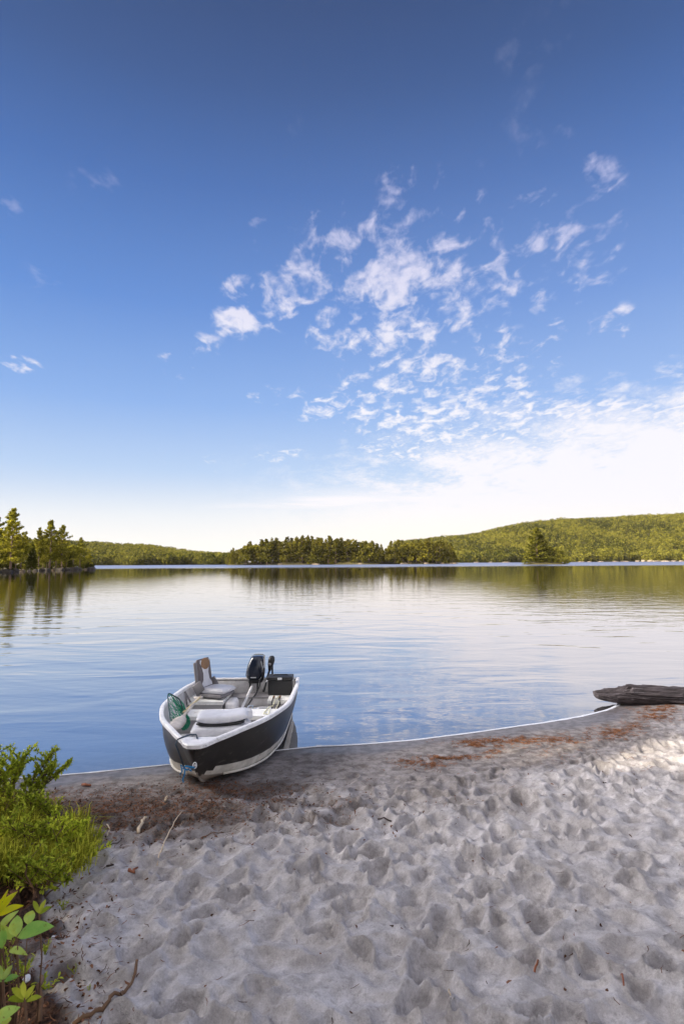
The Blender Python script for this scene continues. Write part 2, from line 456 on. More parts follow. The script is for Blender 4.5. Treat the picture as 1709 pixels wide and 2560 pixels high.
def build_ground():
    fx = np.arange(-4.6, 7.2, 0.0135)
    gx = [fx[-1]]; st = 0.03
    while gx[-1] < 4000: gx.append(gx[-1] + st); st *= 1.22
    gl = [fx[0]]; st = 0.03
    while gl[-1] > -4000: gl.append(gl[-1] - st); st *= 1.22
    xs = np.concatenate([np.array(gl[1:])[::-1], fx, np.array(gx[1:])])
    fy = [1.9]
    while fy[-1] < 10.2: fy.append(fy[-1] + max(0.0042 * fy[-1], 0.011))
    fy = np.array(fy)
    gy = [fy[-1]]; st = 0.05
    while gy[-1] < 6000: gy.append(gy[-1] + st); st *= 1.22
    gl = [fy[0]]; st = 0.02
    while gl[-1] > -4000: gl.append(gl[-1] - st); st *= 1.22
    ys = np.concatenate([np.array(gl[1:])[::-1], fy, np.array(gy[1:])])
    Xg, Yg = np.meshgrid(xs, ys)
    d = shore_dist(Xg, Yg)
    H = base_height(d)
    # trodden zone begins about half a metre from the water
    loc = (np.abs(Xg) < 14) & (Yg > -3) & (Yg < 12)
    wob = (fbm(Xg * 0.9, Yg * 0.9, 3, 5) - 0.5)
    tread = sstep(d + wob * 0.5, 0.55, 1.5) * loc
    D = (fbm(Xg * 2.2, Yg * 2.2, 3, 11) - 0.5) * 0.06 * tread
    # bowls that meet in sharp crests: the sand churned by many feet
    rw = np.random.default_rng(99)
    wx = Xg + (fbm(Xg * 5, Yg * 5, 2, 201) - .5) * .16; wy = Yg + (fbm(Xg * 5 + 9, Yg * 5, 2, 202) - .5) * .16
    Wb = np.full(Xg.shape, 1.0); pts_ = []
    cell = .168
    for gx_ in np.arange(-4.8, 7.4, cell):
        for gy_ in np.arange(1.7, 9.8, cell):
            if rw.random() < .82: pts_.append((gx_ + rw.uniform(-.5, .5) * cell, gy_ + rw.uniform(-.5, .5) * cell, rw.uniform(.085, .175), rw.uniform(0, PI), rw.uniform(.55, 1), rw.uniform(.0, .35)))
    for (qx, qy, qr, th, el_, lift) in pts_:
        i0, i1 = np.searchsorted(xs, [qx - qr * 1.25, qx + qr * 1.25]); j0, j1 = np.searchsorted(ys, [qy - qr * 1.25, qy + qr * 1.25])
        if i1 <= i0 or j1 <= j0: continue
        sx = wx[j0:j1, i0:i1] - qx; sy = wy[j0:j1, i0:i1] - qy
        p = (sx * math.cos(th) + sy * math.sin(th)) / qr; q = (-sx * math.sin(th) + sy * math.cos(th)) / (qr * el_)
        Wb[j0:j1, i0:i1] = np.minimum(Wb[j0:j1, i0:i1], p * p + q * q + lift)
    patchy = .45 + .75 * fbm(Xg * 1.1, Yg * 1.1, 2, 333)
    D += (Wb - .45) * .072 * tread * patchy * sstep(d, .8, 2.4)
    rg = np.random.default_rng(21)
    N = 1500
    cx = rg.uniform(-5.0, 7.5, N); cy = rg.uniform(1.7, 9.6, N)
    dd = shore_dist(cx, cy)
    for i in range(N):
        if dd[i] < 0.45 + rg.uniform(0, 0.6): continue
        near = min(1, max(0.35, (dd[i] - 0.3) / 2.0))
        a = rg.uniform(0.06, 0.125) * (0.65 + 0.45 * near) * (1 if i % 6 else .55); b = a * rg.uniform(0.5, 0.9); th = rg.normal(0.7, 0.8)
        dep = rg.uniform(0.024, 0.060) * near * (a / 0.1) ** .8
        R = a * 1.9
        wgk = rg.uniform(.75, 1)
        i0, i1 = np.searchsorted(xs, [cx[i] - R, cx[i] + R]); j0, j1 = np.searchsorted(ys, [cy[i] - R, cy[i] + R])
        if i1 <= i0 or j1 <= j0: continue
        sx = Xg[j0:j1, i0:i1] - cx[i]; sy = Yg[j0:j1, i0:i1] - cy[i]
        p = (sx * math.cos(th) + sy * math.sin(th)) / a; q = (-sx * math.sin(th) + sy * math.cos(th)) / b
        wv = 0.16 * np.sin(3 * np.arctan2(q, p) + i)
        r = np.sqrt(p * p + q * q) * (1 + wv)
        sub = D[j0:j1, i0:i1]
        m = sub.mean()
        wgt = sstep(r, 1.12, 0.72)
        floor_ = m * 0.5 - dep * (1.0 - 0.45 * np.minimum(r, 1.3) ** 2) + p * dep * 0.35
        D[j0:j1, i0:i1] = np.clip(sub, -.10, .06) * (1 - wgt) + floor_ * wgt + dep * 0.50 * np.exp(-((r - 1.10) / 0.20) ** 2)
    D = D * sstep(d, 0.35, 0.9)
    rid = (1 - np.abs(2 * fbm(Xg * 3.1 + .4 * Yg, Yg * 4.2, 3, 91) - 1)) ** 6
    D += (rid - .35) * 0.016 * tread
    small = (fbm(Xg * 17, Yg * 17, 3, 31) - 0.5) * 0.020 * tread + (fbm(Xg * 6, Yg * 6, 2, 41) - 0.5) * 0.018 * tread
    D += small + (fbm(Xg * 1.5, Yg * 3, 3, 8) - 0.5) * 0.012 * sstep(d, 0.05, 0.6) * loc
    # the litter bank on the left
    soil = sstep(-Xg - 1.22 - 0.55 * (Yg - 2.6) + (fbm(Xg * 3, Yg * 3, 3, 61) - 0.5) * 1.1, -0.05, 0.25) * sstep(Yg, 6.1, 4.9) * loc
    soil = np.maximum(soil, sstep(-Xg, 8, 14))
    bank = sstep(-Xg - 1.35 - 0.5 * (Yg - 2.6), 0.0, 1.6) * sstep(Yg, 6.3, 4.6) * 0.26
    # scrape under the bow
    H = H + D + bank * (np.abs(Xg) < 30)
    V = np.stack([Xg.ravel(), Yg.ravel(), H.ravel()], 1)
    ny, nx = Xg.shape
    idx = np.arange(nx * ny).reshape(ny, nx)
    F = np.stack([idx[:-1, :-1].ravel(), idx[:-1, 1:].ravel(), idx[1:, 1:].ravel(), idx[1:, :-1].ravel()], 1)
    me = raw_mesh('beach', V, F, MATS['sand'], True)
    # masks: r = dampness, g = litter/soil, b = needle stain
    damp = sstep(d + wob * 2.2, 2.5, 0.8)
    wet = sstep(d + wob * 0.6 + (fbm(Xg * 6, Yg * 6, 3, 15) - .5) * .25, 0.55, 0.22)
    needles = np.zeros_like(Xg)
    for (ax, ay, rx, ry, wt) in ((-1.5, 5.0, 1.7, 0.55, 1.0), (-0.9, 5.6, 0.8, 0.35, .9), (-2.4, 5.1, 0.9, 0.5, .9), (-2.3, 4.6, .8, .35, .8)):
        r = np.hypot((Xg - ax) / rx, (Yg - ay) / ry) + (fbm(Xg * 5, Yg * 9, 4, 71) - 0.5) * 1.3
        needles = np.maximum(needles, sstep(r, 1.05, 0.45) * wt)
    col = np.stack([damp.ravel(), soil.ravel(), needles.ravel(), wet.ravel()], 1).astype(np.float32)
    at = me.color_attributes.new('mask', 'FLOAT_COLOR', 'POINT'); at.data.foreach_set('color', col.ravel())
    o = link('beach', me); tag(o, kind='structure')
    return xs, ys, H


def sand_material():
    m = bpy.data.materials.new('sand'); m.use_nodes = True; t = NT(m.node_tree)
    co = t.n('NewGeometry').outputs['Position']
    at = t.n('VertexColor', layer_name='mask'); sp = t.n('SeparateColor'); t.set(sp, 0, at.outputs[0])
    damp, soil, needle = sp.outputs; wet = at.outputs['Alpha']
    n_big = t.noise(co, 1.6, 5, 0.6); n_mid = t.noise(co, 9, 6, 0.65); n_fine = t.noise(co, 120, 3, 0.7); n_gr = t.noise(co, 420, 2, 0.8)
    dry = t.mix(t.smooth(n_mid, 0.3, 0.7), (0.40, 0.375, 0.375), (0.64, 0.61, 0.62))
    dry = t.mix(t.math('MULTIPLY', t.smooth(n_big, 0.45, 0.7), 0.35), dry, (0.33, 0.31, 0.32))
    dry = t.mix(t.math('MULTIPLY', t.smooth(t.noise(co, 22, 5, 0.7), 0.48, 0.68), 0.5), dry, (0.24, 0.22, 0.215))
    moist = t.mix(t.smooth(n_mid, 0.35, 0.65), (0.13, 0.112, 0.105), (0.30, 0.27, 0.262))
    c = t.mix(t.math('MULTIPLY', damp, 0.92), dry, moist)
    c = t.mix(wet, c, t.mix(t.smooth(n_mid, 0.38, 0.62), (0.10, 0.088, 0.088), (0.20, 0.18, 0.18)))
    nd = t.mix(t.smooth(t.noise(co, 60, 4, 0.7), 0.4, 0.65), (0.065, 0.050, 0.043), (0.17, 0.125, 0.10))
    c = t.mix(t.math('MULTIPLY', needle, t.smooth(n_mid, 0.25, 0.6)), c, nd)
    so = t.mix(t.smooth(t.noise(co, 45, 6, 0.75), 0.35, 0.7), (0.022, 0.014, 0.011), (0.13, 0.075, 0.055))
    c = t.mix(soil, c, so)
    # grains: dark and pale specks
    sc = t.math('ADD', 0.44, t.math('MULTIPLY', n_fine, 0.62))
    sc = t.math('ADD', sc, t.math('MULTIPLY', n_gr, 0.50))
    c = t.mix(t.math('SUBTRACT', 1.0, t.math('MULTIPLY', wet, 0.7)), c, t.mix(1.0, c, t.n('CombineColor', ins={0: sc, 1: sc, 2: sc}).outputs[0], 'MULTIPLY'))
    p = t.n('BsdfPrincipled'); t.set(p, 'Base Color', c)
    t.set(p, 'Roughness', t.math('SUBTRACT', 0.95, t.math('MULTIPLY', wet, 0.5)))
    t.set(p, 'Specular IOR Level', t.math('ADD', 0.15, t.math('MULTIPLY', wet, 0.35)))
    hgt = t.math('ADD', t.math('MULTIPLY', t.noise(co, 55, 4, 0.7), 1.0), t.math('MULTIPLY', n_fine, 0.35))
    b = t.n('Bump'); t.set(b, 'Height', t.math('MULTIPLY', hgt, t.math('SUBTRACT', 1.0, t.math('MULTIPLY', wet, 0.93))))
    b.inputs['Strength'].default_value = 0.9; b.inputs['Distance'].default_value = 0.011
    t.set(p, 'Normal', b)
    o = t.n('OutputMaterial'); t.set(o, 0, p); MATS['sand'] = m


sand_material()
GX, GY, GH = build_ground()


def ground_z(x, y):
    i = int(np.clip(np.searchsorted(GX, x) - 1, 0, len(GX) - 2)); j = int(np.clip(np.searchsorted(GY, y) - 1, 0, len(GY) - 2))
    return float(GH[j:j + 2, i:i + 2].mean())


# ------------------------------------------------------------------ water
def water_material():
    m = bpy.data.materials.new('water'); m.use_nodes = True; t = NT(m.node_tree)
    co = t.n('NewGeometry').outputs['Position']
    sp = t.n('SeparateXYZ'); t.set(sp, 0, co); y = sp.outputs[1]; x = sp.outputs[0]

    def wn(sx, sy, scale, detail=3, dist=0.3, rot=0.0):
        mp_ = t.n('Mapping'); t.set(mp_, 0, co); mp_.inputs['Scale'].default_value = (sx, sy, 1); mp_.inputs['Rotation'].default_value = (0, 0, rot)
        return t.noise(mp_.outputs[0], scale, detail, 0.5, dist)
    swell = wn(0.45, 0.85, 0.9, 2, 0.7, 0.12)
    ripple = wn(0.55, 1.5, 2.4, 2, 0.7, -0.08)
    fine = wn(0.8, 1.6, 9.0, 2, 0.2, 0.2)
    h = t.math('ADD', t.math('MULTIPLY', swell, t.math('ADD', 0.016, t.math('SUBTRACT', t.math('MULTIPLY', t.smooth(y, 6.5, 9.0), 0.011), t.math('MULTIPLY', t.smooth(y, 14.0, 40.0), 0.015)))), t.math('MULTIPLY', ripple, 0.0040))
    h = t.math('ADD', h, t.math('MULTIPLY', fine, 0.0004))
    mid = wn(0.30, 1.5, 1.1, 2, 0.3, 0.05)
    h = t.math('ADD', h, t.math('MULTIPLY', mid, t.math('MULTIPLY', t.smooth(y, 12.0, 40.0), 0.0035)))
    b = t.n('Bump'); t.set(b, 'Height', h); b.inputs['Distance'].default_value = 1.0
    t.set(b, 'Strength', t.math('SUBTRACT', t.math('ADD', 0.5, t.math('MULTIPLY', t.smooth(y, 6.0, 10.0), 0.5)), t.math('MULTIPLY', t.smooth(y, 30.0, 120.0), 0.55)))
    # wind-ruffled band far out
    wob = t.noise(co, 0.008, 3, 0.5)
    ruf = t.smooth(t.math('ADD', y, t.math('MULTIPLY', wob, 120.0)), 245.0, 400.0)
    gl = t.n('BsdfGlossy'); t.set(gl, 'Roughness', t.math('ADD', t.math('ADD', 0.015, t.math('MULTIPLY', t.smooth(y, 20.0, 150.0), 0.008)), t.math('MULTIPLY', ruf, 0.30))); t.set(gl, 'Normal', b)
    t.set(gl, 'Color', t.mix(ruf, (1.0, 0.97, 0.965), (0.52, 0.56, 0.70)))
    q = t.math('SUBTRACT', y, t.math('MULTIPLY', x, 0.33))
    lw = t.n('LayerWeight'); lw.inputs[0].default_value = 0.5; t.set(lw, 'Normal', b)
    fac = t.math('ADD', t.math('ADD', 0.30, t.math('MULTIPLY', t.smooth(q, 7.3, 8.3), 0.09)), t.math('MULTIPLY', t.math('POWER', lw.outputs['Facing'], 3.2), 0.60), clamp=True)
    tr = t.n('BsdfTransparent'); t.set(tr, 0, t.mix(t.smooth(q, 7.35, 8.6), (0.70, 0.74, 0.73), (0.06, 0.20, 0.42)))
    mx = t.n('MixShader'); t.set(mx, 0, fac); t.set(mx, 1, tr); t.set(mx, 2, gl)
    o = t.n('OutputMaterial'); t.set(o, 0, mx); MATS['water'] = m


water_material()
wb = MB(); wb.add([(-4000, -50, 0), (4000, -50, 0), (4000, 7000, 0), (-4000, 7000, 0)], [(0, 1, 2, 3)])
tag(wb.build('water', MATS['water']), kind='structure')

principled('foam', (0.80, 0.81, 0.86), 0.5, var=0.1, vscale=20)


def build_foam():
    pts = []
    P = SHORE[(SHORE[:, 0] > -7) & (SHORE[:, 0] < 4.8)]
    # Catmull-Rom through the shoreline
    for i in range(len(P) - 1):
        p0, p1, p2, p3 = P[max(i - 1, 0)], P[i], P[i + 1], P[min(i + 2, len(P) - 1)]
        for k in range(14):
            t = k / 14
            pts.append(0.5 * ((2 * p1) + (-p0 + p2) * t + (2 * p0 - 5 * p1 + 4 * p2 - p3) * t * t + (-p0 + 3 * p1 - 3 * p2 + p3) * t ** 3))
    pts = np.array(pts); V = []; F = []
    for i, p in enumerate(pts):
        d = pts[min(i + 1, len(pts) - 1)] - pts[max(i - 1, 0)]; d /= np.linalg.norm(d); nrm = np.array([-d[1], d[0]])
        wd = 0.011 + 0.015 * sstep(p[0], -1.0, 3.0) + 0.016 * (fbm(np.array([i * .3]), np.array([1.0]), 3)[0] - .5)
        off = 0.05 * (fbm(np.array([i * .10]), np.array([7.0]), 3)[0] - .5)
        for q, z in ((-1, 0.001), (-0.4, 0.009), (0.4, 0.008), (1, 0.001)):
            c = p + nrm * (q * wd + off); V.append((c[0], c[1], z + 0.002 + max(0, float(-q)) * wd * 0.075))
    n = len(pts)
    for i in range(n - 1):
        for k in range(3): F.append((i * 4 + k, (i + 1) * 4 + k, (i + 1) * 4 + k + 1, i * 4 + k + 1))
    m = MB(); m.add(V, F, 0, True)
    tag(m.build('foam_line', MATS['foam']), 'thin white line of foam where the lake meets the sand', 'foam', kind='stuff')


build_foam()

# ------------------------------------------------------------------ trees
foliage('pine_foliage', (0.085, 0.095, 0.015), (0.47, 0.44, 0.05), 0.35, 0.28)
foliage('cedar_foliage', (0.04, 0.05, 0.012), (0.14, 0.145, 0.025), 0.5, 0.2)
foliage('islet_foliage', (0.035, 0.040, 0.009), (0.30, 0.28, 0.035), 0.25, 0.25, 0.1)
foliage('island_foliage', (0.055, 0.058, 0.011), (0.25, 0.225, 0.030), 0.12, 0.22, 0.30)
foliage('hill_foliage', (0.038, 0.046, 0.012), (0.23, 0.215, 0.032), 0.030, 0.22, 0.1)
foliage('shore_bush_foliage', (0.10, 0.11, 0.018), (0.32, 0.30, 0.05), 0.8, 0.25)
principled('pine_bark', (0.16, 0.105, 0.075), 0.9, var=0.5, vscale=3, bump=0.03, bscale=8, stretch=(3, 3, 0.6))
principled('forest_floor', (0.10, 0.085, 0.03), 0.95, var=0.6, vscale=0.3)
principled('pale_rock', (0.25, 0.195, 0.135), 0.85, var=0.5, vscale=1.5, bump=0.05, bscale=4)
principled('dark_rock', (0.075, 0.065, 0.06), 0.8, var=0.5, vscale=1.2, bump=0.05, bscale=4)


def leaf_tris(P, size, rg, flat=0.35, up=None):
    """one small triangle per point; flat<1 keeps them near horizontal"""
    n = len(P)
    a = rg.normal(size=(n, 3)); a[:, 2] *= flat; a /= np.linalg.norm(a, axis=1)[:, None]
    b = rg.normal(size=(n, 3)); b[:, 2] *= flat
    b -= (a * b).sum(1)[:, None] * a; b /= np.linalg.norm(b, axis=1)[:, None] + 1e-9
    s = (size * rg.uniform(0.6, 1.4, n))[:, None] if not hasattr(size, '__len__') else (size * rg.uniform(0.6, 1.4, n))[:, None]
    V = np.stack([P - a * s * 0.6, P + a * s * 0.7 + b * s * 0.12, P + b * s * 0.75], 1).reshape(-1, 3)
    return V, np.arange(n * 3).reshape(-1, 3)


def pine_points(Ht, rg, spread=0.26, clear=0.12, nb=60, per=46, ragged=0.5, top_round=0.25, clump=0.45):
    """white-pine habit: tiers of level limbs with upswept tufts, gaps between"""
    pts = []; limbs = []
    for i in range(nb):
        t = clear + (1 - clear) * (i + rg.uniform(0, 1)) / nb
        if rg.random() < 0.10: continue
        prof = (min(1, (t - clear) / 0.16 + 0.45)) * (1 - t) ** 0.72 + top_round * 0.16
        l = Ht * spread * 1.25 * prof * rg.uniform(1 - ragged, 1.12)
        az = i * 2.399 + rg.normal(0, 0.4); rise = rg.uniform(0.02, 0.20) + 0.45 * t * t
        z0 = Ht * t
        k = max(6, int(per * (0.3 + l / (Ht * spread))))
        s_ = np.sqrt(rg.uniform(0.06, 1, k))
        c = np.round(s_ * 4) / 4 * 0.5 + s_ * 0.5
        wid = 0.22 * l * (0.4 + c) * 0.8
        lat = rg.normal(0, 1, k) * wid * 0.6
        x = c * l * math.cos(az) - lat * math.sin(az); y = c * l * math.sin(az) + lat * math.cos(az)
        z = z0 + c * l * rise + rg.normal(0, clump * 0.35, k) + 0.06 * l * c * c
        pts.append(np.stack([x, y, z], 1)); limbs.append((z0, az, l, rise))
    tp = rg.normal(0, 1, (30, 3)) * np.array([Ht * .018, Ht * .018, Ht * .02]) + np.array([0, 0, Ht * 0.985]); pts.append(tp)
    return np.concatenate(pts), limbs


def trunk_mesh(name, Ht, r0, limbs=(), lean=0.02, n=7):
    m = MB()
    m.tube([(math.sin(t * 2.2) * lean * Ht, math.cos(t * 1.7) * lean * Ht * .5 - lean * Ht * .5, Ht * t - 0.3 * (t == 0)) for t in (0, .15, .35, .55, .75, .93)], [r0 * q for q in (1.25, 1, .82, .62, .4, .12)], n)
    for (z0, az, l, rise) in limbs:
        c, s = math.cos(az), math.sin(az)
        m.tube([(0, 0, z0 - .1), (c * l * .5, s * l * .5, z0 + l * .5 * rise), (c * l * .92, s * l * .92, z0 + l * .92 * rise)], [r0 * .22, r0 * .13, r0 * .04], 4, cap=False)
    o = m.build(name, MATS['pine_bark']); me = o.data; bpy.data.objects.remove(o)
    return me


def make_pine_proto(Ht, seed, leaf, nb, per, mat, spread=0.26, clear=0.12, limbs_shown=True, flat=0.4, ragged=.5, clump=.45):
    rg = np.random.default_rng(seed)
    P, limbs = pine_points(Ht, rg, spread, clear, nb, per, ragged, clump=clump)
    V, F = leaf_tris(P, leaf, rg, flat)
    cm = raw_mesh('crown', V, F, MATS[mat])
    tm = trunk_mesh('trunk', Ht, Ht * 0.0165, limbs[::2] if limbs_shown else ())
    return cm, tm, Ht


def make_round_proto(Ht, seed, leaf, n, mat, base=0.25, rad=0.28):
    """broadleaf: uneven billowing lobes"""
    rg = np.random.default_rng(seed); P = []
    for k in range(11):
        c = np.array([rg.normal(0, rad * .48), rg.normal(0, rad * .48), rg.uniform(base + .12, .86)]) * Ht
        r = Ht * rad * rg.uniform(.35, .6)
        q = rg.normal(size=(n // 11, 3)); q /= np.linalg.norm(q, axis=1)[:, None]; q *= (rg.uniform(.55, 1.05, len(q)) ** .5)[:, None] * r
        P.append(q + c)
    P = np.concatenate(P); V, F = leaf_tris(P, leaf, rg, 0.9)
    return raw_mesh('crown', V, F, MATS[mat]), trunk_mesh('trunk', Ht * .8, Ht * 0.018), Ht


def make_cone_proto(Ht, seed, leaf, n, mat, rad=0.17):
    rg = np.random.default_rng(seed)
    t = 1 - np.sqrt(rg.uniform(0, 1, n)); a = rg.uniform(0, 2 * PI, n)
    rr = Ht * rad * (1 - t) ** .8 * (0.55 + .45 * np.sqrt(rg.uniform(0, 1, n))) * (1 + .18 * np.sin(t * 70 + a * 2)) + .02 * Ht * (rg.uniform(0, 1, n) - .5)
    P = np.stack([rr * np.cos(a), rr * np.sin(a), Ht * (.03 + .97 * t) - rr * .12], 1)
    V, F = leaf_tris(P, leaf, rg, 0.6)
    return raw_mesh('crown', V, F, MATS[mat]), trunk_mesh('trunk', Ht * .9, Ht * 0.016), Ht


def plant_tree(proto, name, loc, height, label, cat, group, rz=None, wide=1.0):
    cm, tm, h0 = proto
    o = thing(name, loc, random.uniform(0, 6.28) if rz is None else rz)
    s = height / h0; o.scale = (s * wide, s * wide, s)
    link('trunk', tm, o); link('crown', cm, o)
    tag(o, label, cat, group)
    return o


ORD = ['first', 'second', 'third', 'fourth', 'fifth', 'sixth', 'seventh', 'eighth', 'ninth', 'tenth', 'eleventh', 'twelfth']


def nth(i):
    if i < 12: return ORD[i]
    n = i + 1
    return '%d%s' % (n, 'th' if 10 <= n % 100 <= 20 else {1: 'st', 2: 'nd', 3: 'rd'}.get(n % 10, 'th'))


# --- promontory on the left
def promontory():
    # ground mound: outline in plan
    L = [(-190, 120), (-120, 138), (-104, 146), (-94, 150), (-92, 158), (-95, 175), (-97, 190), (-96, 203), (-93.5, 212), (-95, 219), (-104, 226), (-130, 240), (-200, 250)]
    n = 60; rows = 12
    o = np.array(L, float); seg = np.linspace(0, len(o) - 1, n)
    edge = np.stack([np.interp(seg, range(len(o)), o[:, 0]), np.interp(seg, range(len(o)), o[:, 1])], 1)
    V = []; F = []
    for i in range(rows):
        k = i / (rows - 1)
        inn = edge + (np.array([-150, 185]) - edge) * k * 0.9
        wob = (fbm(edge[:, 0] * .2 + 50, edge[:, 1] * .2 + i, 3, 5) - .5)
        z = -0.6 + 3.2 * (1 - (1 - k) ** 6) + wob * 1.0 * (k > 0)
        for p, zz in zip(inn, z): V.append((p[0], p[1], zz))
    for i in range(rows - 1):
        for j in range(n - 1): F.append((i * n + j, i * n + j + 1, (i + 1) * n + j + 1, (i + 1) * n + j))
    m = MB(); m.add(V, F, 0, True); tag(m.build('headland', MATS['forest_floor']), kind='structure')
    return edge


edgeP = promontory()
PP = [make_pine_proto(17, 101 + i, 0.46, 72, 190, 'pine_foliage', spread=sp, clear=cl_, flat=.3, ragged=.62, clump=.5) for i, (sp, cl_) in enumerate(((.30, .05), (.29, .16), (.33, .08), (.26, .25)))]
RR = [make_round_proto(8, 120 + i, 0.42, 2600, 'pine_foliage') for i in range(2)]
CC = make_cone_proto(10, 130, 0.36, 3500, 'cedar_foliage')
# (x px, top y px, distance, proto, width, label)
prom = [
    (27, 1274, 156, PP[0], 1.05, 'tallest pine on the left headland, dark bare trunk down to the rocks'),
    (-14, 1286, 160, PP[2], 1.0, 'tall pine cut by the left edge of the photo'),
    (97, 1321, 176, PP[3], .8, 'thin pine with sparse top between cedar and the paired pines'),
    (124, 1303, 182, PP[1], 1.05, 'tall flat-topped pine in the middle of the left headland'),
    (155, 1315, 188, PP[2], .95, 'pine with long upswept limbs reaching right over the water'),
    (200, 1345, 204, PP[0], 1.0, 'last sunlit pine near the tip of the left headland'),
    (220, 1372, 212, PP[2], .9, 'small pine at the very tip of the left headland'),
]
for (xp, yt, Yd, pr, wd, lab) in prom:
    b = at_y(xp, 1420, Yd); topz = at_y(xp, yt, Yd)[2]
    plant_tree(pr, 'pine_tree', (b[0], Yd, 1.2), topz - 1.2, lab, 'pine tree', 'pines on the left headland', wide=wd)
b = at_y(80, 1420, 168)
plant_tree(CC, 'cedar_tree', (b[0], 168, 1.3), at_y(80, 1357, 168)[2] - 1.0, 'dark narrow cedar standing between the pines of the left headland', 'cedar tree', 'cedars on the left headland', wide=1.25)
b = at_y(176, 1420, 192)
plant_tree(CC, 'cedar_tree', (b[0], 192, 1.0), at_y(176, 1385, 192)[2] - 1.0, 'small dark cedar low behind the upswept pine', 'cedar tree', 'cedars on the left headland', wide=1.3)
fill = [(8, 1345, 163, 0), (52, 1352, 166, 1), (60, 1338, 178, 2), (108, 1362, 186, 1), (140, 1352, 192, 0), (182, 1358, 200, 1), (-30, 1330, 158, 2), (40, 1380, 160, 0), (117, 1384, 180, 1), (212, 1392, 209, 0), (90, 1350, 195, 2), (166, 1366, 198, 2)]
for k, (xp, yt, Yd, q) in enumerate(fill):
    b = at_y(xp, 1420, Yd); pr = (RR[0], RR[1], PP[2])[q]
    plant_tree(pr, 'small_tree', (b[0], Yd, 1.0), at_y(xp, yt, Yd)[2] - 1.0, '%s low tree from left among headland pines, %s' % (nth(sorted(f[0] for f in fill).index(xp)), ('leafy and rounded', 'leafy and yellow green', 'a slim young pine')[q]), 'tree', 'lower trees between the headland pines', wide=1.25 if q < 2 else 1.0)


def blob_rock(name, loc, size, mat, seed, label, group):
    rg = np.random.default_rng(seed); V = []; F = []
    nu, nv = 14, 9
    for j in range(nv):
        ph = -PI / 2 + PI * j / (nv - 1)
        for i in range(nu):
            th = 2 * PI * i / nu
            d = np.array([math.cos(th) * math.cos(ph), math.sin(th) * math.cos(ph), math.sin(ph)])
            r = 1 + 0.35 * (fbm(np.array([d[0] * 1.6 + seed + 9 + d[2]]), np.array([d[1] * 1.6 + 20 - d[2]]), 3, seed)[0] - .5) * 2
            d = np.sign(d) * np.abs(d) ** 0.75
            V.append(tuple(d * r * np.array(size)))
    for j in range(nv - 1):
        for i in range(nu): F.append((j * nu + i, j * nu + (i + 1) % nu, (j + 1) * nu + (i + 1) % nu, (j + 1) * nu + i))
    m = MB(); m.add(V, F, 0, False); o = m.build(name, MATS[mat]); o.location = loc; o.rotation_euler = (0, 0, rg.uniform(0, 6))
    tag(o, label, 'rock', group)
    return o


rk = []
for i in range(20):
    t = 3 + i * 0.32
    ex = np.interp(t * 59 / 12, range(60), edgeP[:, 0]); ey = np.interp(t * 59 / 12, range(60), edgeP[:, 1])
    rk.append((ex, ey))
for i, (ex, ey) in enumerate(rk):
    sz = random.uniform(.5, 1.7)
    blob_rock('shore_rock', (ex - .3, ey, 0.25), (sz, sz * .8, sz * random.uniform(.38, .6)), 'dark_rock' if i % 5 else 'pale_rock', i + 3, '%s waterline boulder from left along the headland, %s' % (nth(i), 'dark grey' if i % 5 else 'paler brown'), 'boulders along the left headland')
SB = [make_round_proto(3, 150 + i, 0.30, 900, 'shore_bush_foliage', base=0.0, rad=.42) for i in range(2)]
SBd = make_round_proto(3, 153, 0.34, 900, 'cedar_foliage', base=0.0, rad=.42)
for i in range(22):
    t = 2.9 + i * 0.30
    ex = np.interp(t * 59 / 12, range(60), edgeP[:, 0]); ey = np.interp(t * 59 / 12, range(60), edgeP[:, 1])
    dk = i % 3 == 0
    plant_tree(SBd if i % 3 else SB[i % 2], 'shore_bush', (ex - 1.2, ey + random.uniform(-1, 1.5), 0.2), random.uniform(1.8, 3.0), '%s low bush from the left behind the headland boulders, %s' % (nth(i), 'yellow green' if i % 3 == 0 else 'dark green'), 'bush', 'bushes along the left headland', wide=1.3)


# --- the wooded island in the middle
def silh(pts):
    a = np.array(pts, float)
    return lambda x: np.interp(x, a[:, 0], a[:, 1])


isl_top = silh([(560, 1400), (568, 1384), (581, 1369), (605, 1361), (654, 1349), (703, 1343), (760, 1339), (834, 1346), (891, 1348), (940, 1352), (957, 1362), (966, 1368), (979, 1351), (1009, 1352), (1062, 1347), (1103, 1350), (1128, 1362), (1142, 1385), (1150, 1400)])
IP = [make_pine_proto(22, 201 + i, 1.15, 34, 34, 'island_foliage', spread=sp, clear=cl_, limbs_shown=False, flat=.55, ragged=.5, clump=1.0) for i, (sp, cl_) in enumerate(((.22, .06), (.20, .2), (.24, .10), (.19, .22)))]
IR = [make_round_proto(18, 220 + i, 1.1, 1100, 'island_foliage', base=.05, rad=.27) for i in range(2)]
IC = make_cone_proto(20, 230, 1.0, 1100, 'island_foliage', rad=.17)
YI = 530.0


